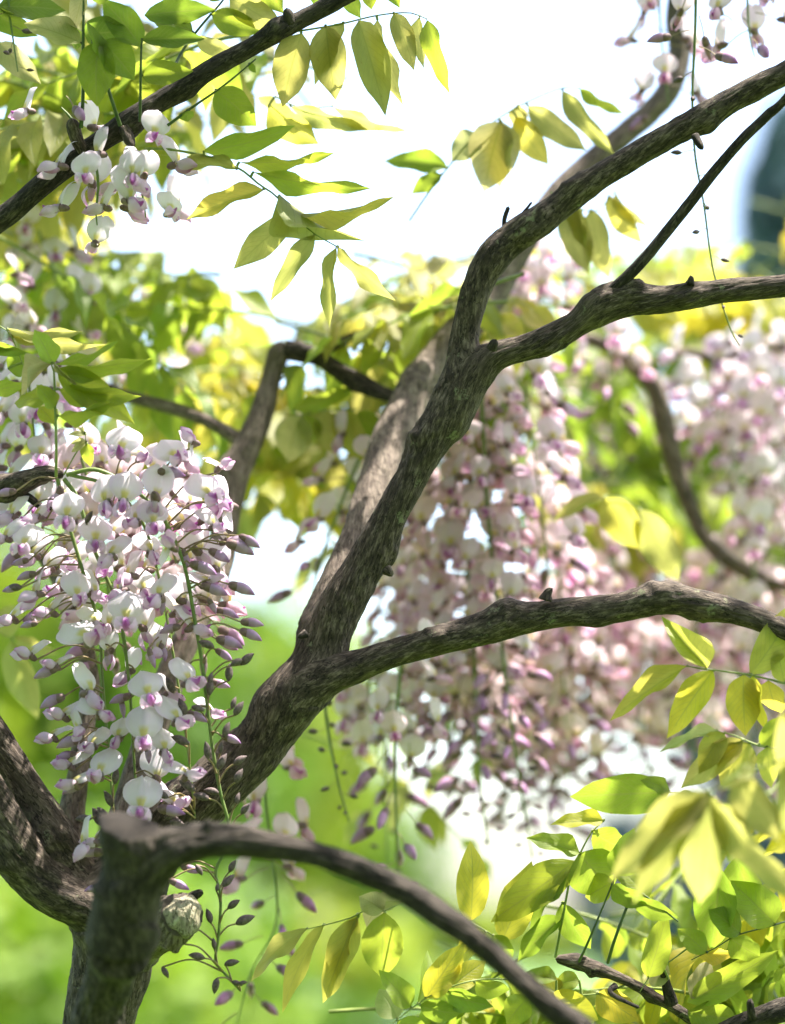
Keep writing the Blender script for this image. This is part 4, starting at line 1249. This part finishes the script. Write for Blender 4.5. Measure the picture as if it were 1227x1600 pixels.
# swollen lilac buds (x, y, length, pointing angle in the picture)
POD = [(378, 856, 50, 20), (392, 846, 40, 25), (380, 920, 46, 18), (338, 921, 46, 15), (320, 888, 48, 18), (357, 958, 40, 15), (394, 992, 40, 20), (396, 973, 38, 5), (361, 1004, 46, 15), (352, 1024, 34, 30), (333, 948, 28, 60),
       (51, 964, 38, 165), (44, 976, 30, 170), (70, 1050, 44, 160), (80, 1096, 44, 158), (107, 1160, 46, 165), (102, 1181, 36, 172), (112, 1232, 40, 158), (140, 1319, 40, 172), (140, 1332, 44, 176),
       (270, 1266, 46, 5), (144, 1388, 30, 170), (363, 1155, 34, 15), (345, 1068, 36, 12), (270, 738, 46, 5), (290, 876, 34, 80), (264, 983, 36, 165), (254, 948, 32, 95), (238, 1030, 34, 70), (264, 838, 40, 80), (168, 1030, 28, 85), (186, 1092, 36, 165),
       (192, 1108, 32, 80), (300, 1358, 34, 12), (282, 1382, 36, 20), (232, 1180, 30, 80), (205, 1262, 26, 80), (8, 770, 34, 170), (40, 900, 34, 165), (30, 878, 30, 170), (16, 920, 30, 172), (300, 1058, 34, 60), (256, 1020, 30, 70), (310, 1120, 36, 20), (345, 868, 40, 25)]
for x, y, ln, ang in POD:
    d = ND + R.uniform(-0.014, 0.010)
    a = math.radians(ang)
    Y = (RT * math.cos(a) - UP * math.sin(a) + FWD * R.uniform(-.25, .25)).normalized()
    s = ln * 0.9 * KPX * d / 0.021
    org = P(x, y, d) - Y * 0.0105 * s
    i, k = near_stem(org)
    nr = NEAR[i]
    Z = UP + RT * R.uniform(-.4, .4) - FWD * 0.3
    link('bud', R.choice(PODS), nr['root'], frame(Y, Z, s, org - nr['base']))
    pedicel(nr, k, org - Y * 0.002 * s)
# small dark buds
SPN = [(265, 1070, 28, -115), (359, 1050, 28, -85), (329, 1072, 28, -85), (284, 1105, 30, -110), (374, 1107, 26, -55), (366, 1098, 20, -70), (355, 1140, 26, -70), (281, 1157, 30, -160), (323, 1172, 28, -100), (387, 1030, 28, -40), (369, 1036, 22, 150),
       (322, 1007, 26, 200), (348, 1190, 28, -60), (376, 1188, 24, -30), (374, 1212, 24, -60), (372, 1247, 18, -75), (384, 1264, 22, -50), (292, 1228, 30, -150), (314, 1245, 26, -165), (330, 1237, 24, 190), (346, 1168, 18, -80), (310, 1108, 22, 20), (311, 1360, 20, 60),
       (364, 1353, 22, -60), (358, 1376, 26, -45), (366, 1413, 24, -35), (326, 1431, 24, -110), (384, 1438, 32, -20), (307, 1495, 26, -170), (363, 1505, 24, -10), (338, 1541, 26, 100), (371, 1537, 18, 20), (334, 1474, 18, -100), (380, 1536, 14, -10), (340, 1386, 14, -80),
       (169, 1248, 28, -120), (151, 1276, 32, -115), (160, 1272, 28, -130), (130, 1280, 26, 175), (182, 1212, 26, -80), (252, 1242, 24, -160), (214, 1136, 24, 30), (276, 1286, 24, 10), (268, 1278, 22, 8), (330, 1060, 20, -80), (240, 1142, 22, -30), (230, 1150, 18, 20),
       (283, 1440, 26, -45), (288, 1462, 26, -75), (22, 919, 26, 175), (140, 808, 22, -60), (258, 1520, 20, 60)]
for x, y, ln, ang in SPN:
    d = ND + R.uniform(-0.012, 0.004)
    a = math.radians(ang)
    Y = (RT * math.cos(a) - UP * math.sin(a) + FWD * R.uniform(-.2, .2)).normalized()
    s = ln * KPX * d / 0.0125
    org = P(x, y, d) - Y * 0.0062 * s
    i, k = near_stem(org + UP * -0.006)
    nr = NEAR[i]
    k = min(len(nr['c']) - 1, k + 3)
    link('bud', SPIN, nr['root'], frame(Y, UP, s, org - nr['base']))
    pedicel(nr, k, org)
for nr in NEAR:
    V, F = join(nr['parts'])
    nf0 = len(nr['parts'][0][1])
    me = raw_mesh('stem', V - np.array(nr['base']), F, [M_STEM, M_PEDICEL], fmat=np.concatenate([np.zeros(nf0), np.ones(len(F) - nf0)]))
    link('stem', me, nr['root'])

# ------------------------------------------------------------------ the softer flower clusters behind
RC = raceme
RC('slightly soft flower cluster behind the spur at the left edge', [(40, 560), (50, 640), (62, 760), (70, 860)], 1.83, .85, 1, near=True, density=1.1, tint=(1, 0.96, 0.97))
RC('slightly soft pink flower cluster behind the left foreground clusters', [(120, 690), (150, 800), (170, 930), (180, 1040)], 1.82, .85, 1, near=False, density=1.0)
RC('slightly soft pink flower cluster behind the longest stem', [(230, 720), (262, 830), (290, 930), (320, 1010)], 1.80, .8, 1, density=1.0)
RC('pale blurred flowers behind the upright lime leaf at left', [(60, 360), (85, 430), (110, 520), (130, 610)], 2.02, 1.0, 1, density=.55, tint=(1, 0.96, 0.97))
RC('pale blurred flowers at the left edge under the upper left branch', [(-20, 420), (-6, 480), (0, 560)], 1.95, 1.0, 1, density=.7, tint=(1, 0.96, 0.97))
RC('small blurred pale flower cluster in the yellow leaves left of centre', [(236, 470), (244, 520), (252, 590)], 2.2, 1, 1, density=.8, tint=(1, 0.96, 0.97))
RC('few white and lilac flowers hanging under the upper left branch', [(150, 255), (154, 290), (150, 330), (152, 352)], 1.72, .98, 1, near=True, density=.75, size=1.02, tint=(1, 0.96, 0.97))
RC('few flowers hanging right of the upper left branch spur', [(205, 232), (212, 262), (224, 310), (228, 340)], 1.73, .98, 1, near=True, density=.8, size=1.0, tint=(1, 0.96, 0.97))
RC('withered lilac flower on the spur above the upper left branch', [(112, 186), (104, 176), (96, 168)], 1.73, .9, 1, near=True, density=.9, size=.9)
RC('thin dark bud tail hanging in the top left corner', [(14, -60), (14, 10), (22, 70), (28, 112)], 1.76, 0, 0, density=.8, stem_r=2.4)
RC('pink flower cluster on a slanting stem left of the trunk', [(590, 660), (560, 720), (528, 800), (500, 880), (484, 955)], 1.98, .62, .9, density=.55, stem_r=3.4)
RC('blurred pink cluster hanging just right of the trunk', [(700, 690), (712, 780), (732, 900), (740, 1000), (744, 1100), (752, 1240), (764, 1320)], 2.03, .62, .86, density=.85, stem_r=4.6, size=1.15)
RC('blurred pink cluster on the bright green stem right of the trunk', [(752, 600), (756, 700), (764, 820), (778, 950), (790, 1060), (806, 1180), (832, 1340)], 2.0, .58, .78, density=.9, stem_r=4)
RC('dense blurred pink cluster half behind the trunk', [(660, 760), (672, 860), (690, 960), (704, 1060), (716, 1150)], 2.08, .85, 1, density=1.1, tint=(1, 0.9, 0.93))
RC('deep pink blurred cluster low between trunk and lower branch', [(610, 830), (628, 900), (640, 990), (640, 1070)], 2.15, .9, 1, density=1.0, tint=(1, 0.86, 0.9))
RC('pale blurred cluster beside the fork of the two upper limbs', [(800, 560), (820, 640), (840, 740), (850, 850)], 2.1, .9, 1, density=.65)
RC('loose blurred bud-tipped cluster below the lower branch, nearest the trunk', [(505, 1040), (510, 1120), (526, 1210), (546, 1284)], 1.93, 0, 0, density=.9, stem_r=3.4)
RC('blurred cluster of drooping flowers and buds below the lower branch', [(630, 1010), (620, 1120), (618, 1220), (620, 1310), (624, 1410)], 1.95, .42, .85, density=.5, stem_r=3.2)
RC('thin blurred bud tail just left of the drooping flowers', [(610, 1060), (602, 1200), (606, 1390)], 2.1, .35, .6, density=.5, stem_r=2.6)
RC('blurred pink flowers below the lower branch close to the trunk', [(575, 1040), (580, 1110), (590, 1180)], 2.05, .95, 1, density=.6)
RC('pink bud cluster behind the dark lower branch', [(420, 1170), (415, 1240), (425, 1330), (432, 1440), (392, 1520), (370, 1600)], 1.93, .45, 1, density=.42, tint=(1, 0.76, 0.8))
RC('thin flower tail with brown buds dropping across the two upper right limbs', [(1088, -40), (1086, 60), (1082, 150), (1086, 240), (1100, 320), (1114, 420), (1140, 510), (1156, 540)], 1.80, .10, .24, density=.40, stem_r=2.6, size=.95)
RC('pink blurred flowers by the bent branch at the top right', [(1030, -30), (1032, 40), (1040, 120), (1046, 170)], 1.98, .9, 1, density=.45)
RC('pink flowers in the upper right corner', [(1170, -50), (1168, 0), (1172, 60), (1180, 90)], 1.86, .85, 1, density=.6)
RC('white sunlit blurred cluster hanging at the right edge', [(1200, 540), (1192, 620), (1196, 720), (1204, 830)], 2.25, .95, 1, density=1.15, size=1.2, tint=(1.05, 1.06, 1.0))
RC('white sunlit blurred cluster second from the right edge', [(1110, 545), (1112, 620), (1120, 710)], 2.3, .95, 1, density=.9, size=1.2, tint=(1.05, 1.06, 1.0))
RC('white sunlit blurred cluster cut off by the right edge', [(1245, 540), (1236, 660), (1240, 800), (1230, 900)], 2.35, .95, 1, density=1.0, size=1.2, tint=(1.05, 1.06, 1.0))
RC('pale blurred cluster below the fork of the thin twig', [(850, 390), (846, 450), (842, 520)], 2.15, .95, 1, density=.9)
RC('brown blurred bud tail in the dark right background', [(950, 540), (955, 620), (962, 700), (968, 790)], 2.2, .25, .5, density=.6)

RC('airy pale pink cluster right of the bright green stem', [(820, 600), (832, 690), (846, 790), (858, 900)], 2.02, .9, 1, density=.6, size=1.15, tint=(1, 0.93, 0.95))
RC('pale pink cluster low behind the lower branch where it bends', [(870, 850), (876, 950), (880, 1060), (884, 1160)], 2.12, .7, 1, density=.7, size=1.1)
RC('pale cluster between the two green stems below the lower branch', [(690, 980), (694, 1080), (700, 1180), (706, 1260)], 2.15, .5, .9, density=.6, size=1.1)
far_rows = [(705 + 38 * i, 940 + (i * 37) % 90, 2.15 + 0.06 * (i % 5)) for i in range(7)]
for i in range(19):
    x = 830 + i * 23 + R.uniform(-18, 18)
    y0 = R.uniform(830, 1000)
    far_rows.append((x, y0, R.uniform(2.2, 2.75)))
for x, y0, d in far_rows:
    ln = R.uniform(200, 330)
    RC('blurred dusky pink cluster in the curtain of flowers behind the lower branch', [(x, y0), (x + R.uniform(-10, 10), y0 + ln * .5), (x + R.uniform(-14, 14), y0 + ln)], d, .75, 1,
       'curtain of blurred flower clusters', density=.55, size=1.1, tint=(1, 0.87, 0.84))
for x, y0, d in [(870, 560, 2.7), (920, 640, 2.6), (1000, 620, 2.9), (1060, 560, 2.8), (1130, 640, 2.7), (990, 860, 2.6), (905, 820, 2.7)]:
    RC('far blurred pink cluster among the dark leaves right of the trunk', [(x, y0), (x + R.uniform(-8, 8), y0 + 90), (x + R.uniform(-8, 8), y0 + 200)], d, .8, 1, 'blurred clusters among the right background leaves', density=.55)

# ------------------------------------------------------------------ leaves that fill the plant behind
def fill(n, x0, x1, y0, y1, d0, d1, cols, label, group, size=0.062, pairs=(4, 6), droop=(0.3, 0.9), updir=0.0):
    for _ in range(n):
        b0 = P(R.uniform(x0, x1), R.uniform(y0, y1), R.uniform(d0, d1))
        a = R.uniform(0, 6.28)
        dr = Vector((math.cos(a), math.sin(a) * 0.7, R.uniform(-0.3, 0.4) + updir))
        dr.normalize()
        ln = R.uniform(0.16, 0.26)
        b0 = b0 - dr * ln * 0.55
        c = R.choice(cols)
        word = {GOLD: 'golden yellow', YOUNG: 'yellow', LIME: 'lime green', GREEN: 'mid green', DEEP: 'dark green', OLIVE: 'olive'}[c]
        grown_leaf(b0, dr, ln, R.randint(*pairs), c, label.replace('soft', 'soft ' + word) if label.startswith('soft') else word + ' ' + label, group, size * R.uniform(0.9, 1.1), R.uniform(*droop))


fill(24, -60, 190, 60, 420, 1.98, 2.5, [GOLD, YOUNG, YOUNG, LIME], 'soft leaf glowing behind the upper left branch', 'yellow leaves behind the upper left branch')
fill(12, 850, 1110, 470, 820, 2.38, 2.75, [LIME, GREEN, YOUNG, GREEN], 'soft leaf right of the trunk fork', 'leaves right of the trunk fork')
fill(5, -80, 110, 60, 320, 1.84, 1.97, [YOUNG, OLIVE, LIME], 'soft leaf close behind the upper left branch', 'leaves close behind the upper left branch')
fill(5, 60, 420, -30, 60, 1.85, 2.1, [GREEN, LIME, OLIVE], 'soft leaf along the top left edge', 'green leaves along the top edge')
fill(15, -20, 400, 440, 690, 2.1, 2.7, [GOLD, YOUNG, LIME, GREEN, OLIVE], 'soft leaf behind the bent grey branch', 'leaves behind the bent grey branch')
fill(8, 560, 720, 350, 470, 1.98, 2.2, [OLIVE, LIME, YOUNG], 'soft leaf high in the clump left of the upper limb', 'leaves high in the clump left of the upper limb', size=0.055)
fill(7, 230, 470, 490, 640, 2.15, 2.5, [GOLD, YOUNG, LIME], 'soft leaf just behind the bent grey branch', 'leaves just behind the bent grey branch')
fill(6, 130, 300, 330, 480, 2.0, 2.3, [GREEN, LIME], 'soft leaf left of the white sky', 'green leaves left of the sky')
fill(20, 560, 790, 390, 600, 2.03, 2.4, [GREEN, OLIVE, LIME], 'soft leaf in the clump above the middle fork', 'leaves in the clump above the fork')
fill(10, 400, 600, 560, 720, 2.1, 2.4, [YOUNG, OLIVE, GOLD], 'soft leaf between grey branch and trunk', 'leaves between grey branch and trunk')
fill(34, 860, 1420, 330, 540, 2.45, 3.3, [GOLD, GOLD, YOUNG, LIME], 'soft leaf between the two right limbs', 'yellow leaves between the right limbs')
fill(40, 830, 1300, 520, 960, 2.5, 3.3, [GREEN, DEEP, LIME, GREEN], 'soft leaf in the right background', 'green leaves in the right background')
fill(5, 560, 860, 620, 1000, 2.3, 2.7, [GREEN, LIME, OLIVE], 'soft leaf behind the pink clusters', 'green leaves behind the pink clusters')
fill(2, 600, 700, 1080, 1200, 2.05, 2.3, [OLIVE, YOUNG], 'soft leaf under the lower branch', 'olive leaves under the lower branch', size=0.05, pairs=(2, 3))
fill(22, 960, 1280, 1250, 1640, 1.80, 2.1, [LIME, GREEN, GOLD, LIME], 'leaf deep in the lower right clump', 'leaves deep in the lower right clump')
fill(14, 640, 1000, 1480, 1660, 1.80, 2.05, [LIME, GREEN, GOLD], 'leaf low under the dark branch', 'leaves low under the dark branch')

# ------------------------------------------------------------------ unseen leaf roof and curtains, added to shade the plant
rg = np.random.default_rng(5)
V, F = [], []


def shade_leaf(p):
    a = rg.uniform(0, 6.28)
    t = np.array([math.cos(a), math.sin(a), rg.uniform(-0.5, 0.2)])
    t /= np.linalg.norm(t)
    sd = np.cross(t, [rg.uniform(-.4, .4), rg.uniform(-.4, .4), 1])
    sd /= np.linalg.norm(sd)
    Ln, w = rg.uniform(0.045, 0.07), rg.uniform(0.011, 0.015)
    k = len(V)
    dip = np.array([0, 0, 0.004])
    V.extend([p, p + t * Ln * .35 + sd * w + dip, p + t * Ln * .35, p + t * Ln * .35 - sd * w + dip, p + t * Ln])
    F.extend([[k, k + 2, k + 1], [k, k + 3, k + 2], [k + 2, k + 4, k + 1], [k + 3, k + 4, k + 2]])


def shade_batch(c, spread, n=10):
    for q in range(n):
        p = c + rg.normal(size=3) * spread
        gx, gy = p[0] - (p[2] - 1.85) * 0.413, p[1] - (p[2] - 1.85) * 0.043
        keep = 1.0                                   # added leaves are thinned by zone to place the sun patches
        if gx > 0.13:
            keep = 0.25
        elif -0.15 < gx < -0.05:
            keep = 0.16
        elif gx > -0.12 and gy < 1.57:
            keep = 0.2
        elif gx < -0.15:
            keep = 0.75 if not (gx > -0.32 and 1.58 < gy < 1.85) else 0.42
        if gy > 2.0:
            keep = min(keep, 0.22)
        if gy < 1.3 or abs(p[0]) > 2.2:
            keep = 1.0
        if rg.random() < keep:
            shade_leaf(p)


for _ in range(5200):
    shade_batch(np.array([rg.uniform(-2.6, 2.6), rg.uniform(-3.0, 2.7), rg.uniform(2.65, 3.1)]), np.array([.06, .06, .03]))
for _ in range(2600):  # curtain behind the camera, added to cut fill light
    shade_batch(np.array([rg.uniform(-2.6, 2.6), -3.0 + rg.normal() * .2, rg.uniform(0.3, 2.8)]), np.array([.07, .05, .07]))
for _ in range(3000):  # side curtains out of view, added to cut fill light
    shade_batch(np.array([rg.choice([-2.5, 2.5]) + rg.normal() * .1, rg.uniform(-3, 0.9), rg.uniform(0.3, 2.8)]), np.array([.05, .07, .07]))
tag(link('leaf_shade_screen', raw_mesh('leaf_shade_screen', V, F, [plain_material('shade_leaf', (0.04, 0.065, 0.014), (0.075, 0.11, 0.02), 0.5, 6, 0.3)], smooth=False)), 'unseen wisteria leaves added overhead and around the camera for shade', None, None, 'stuff')
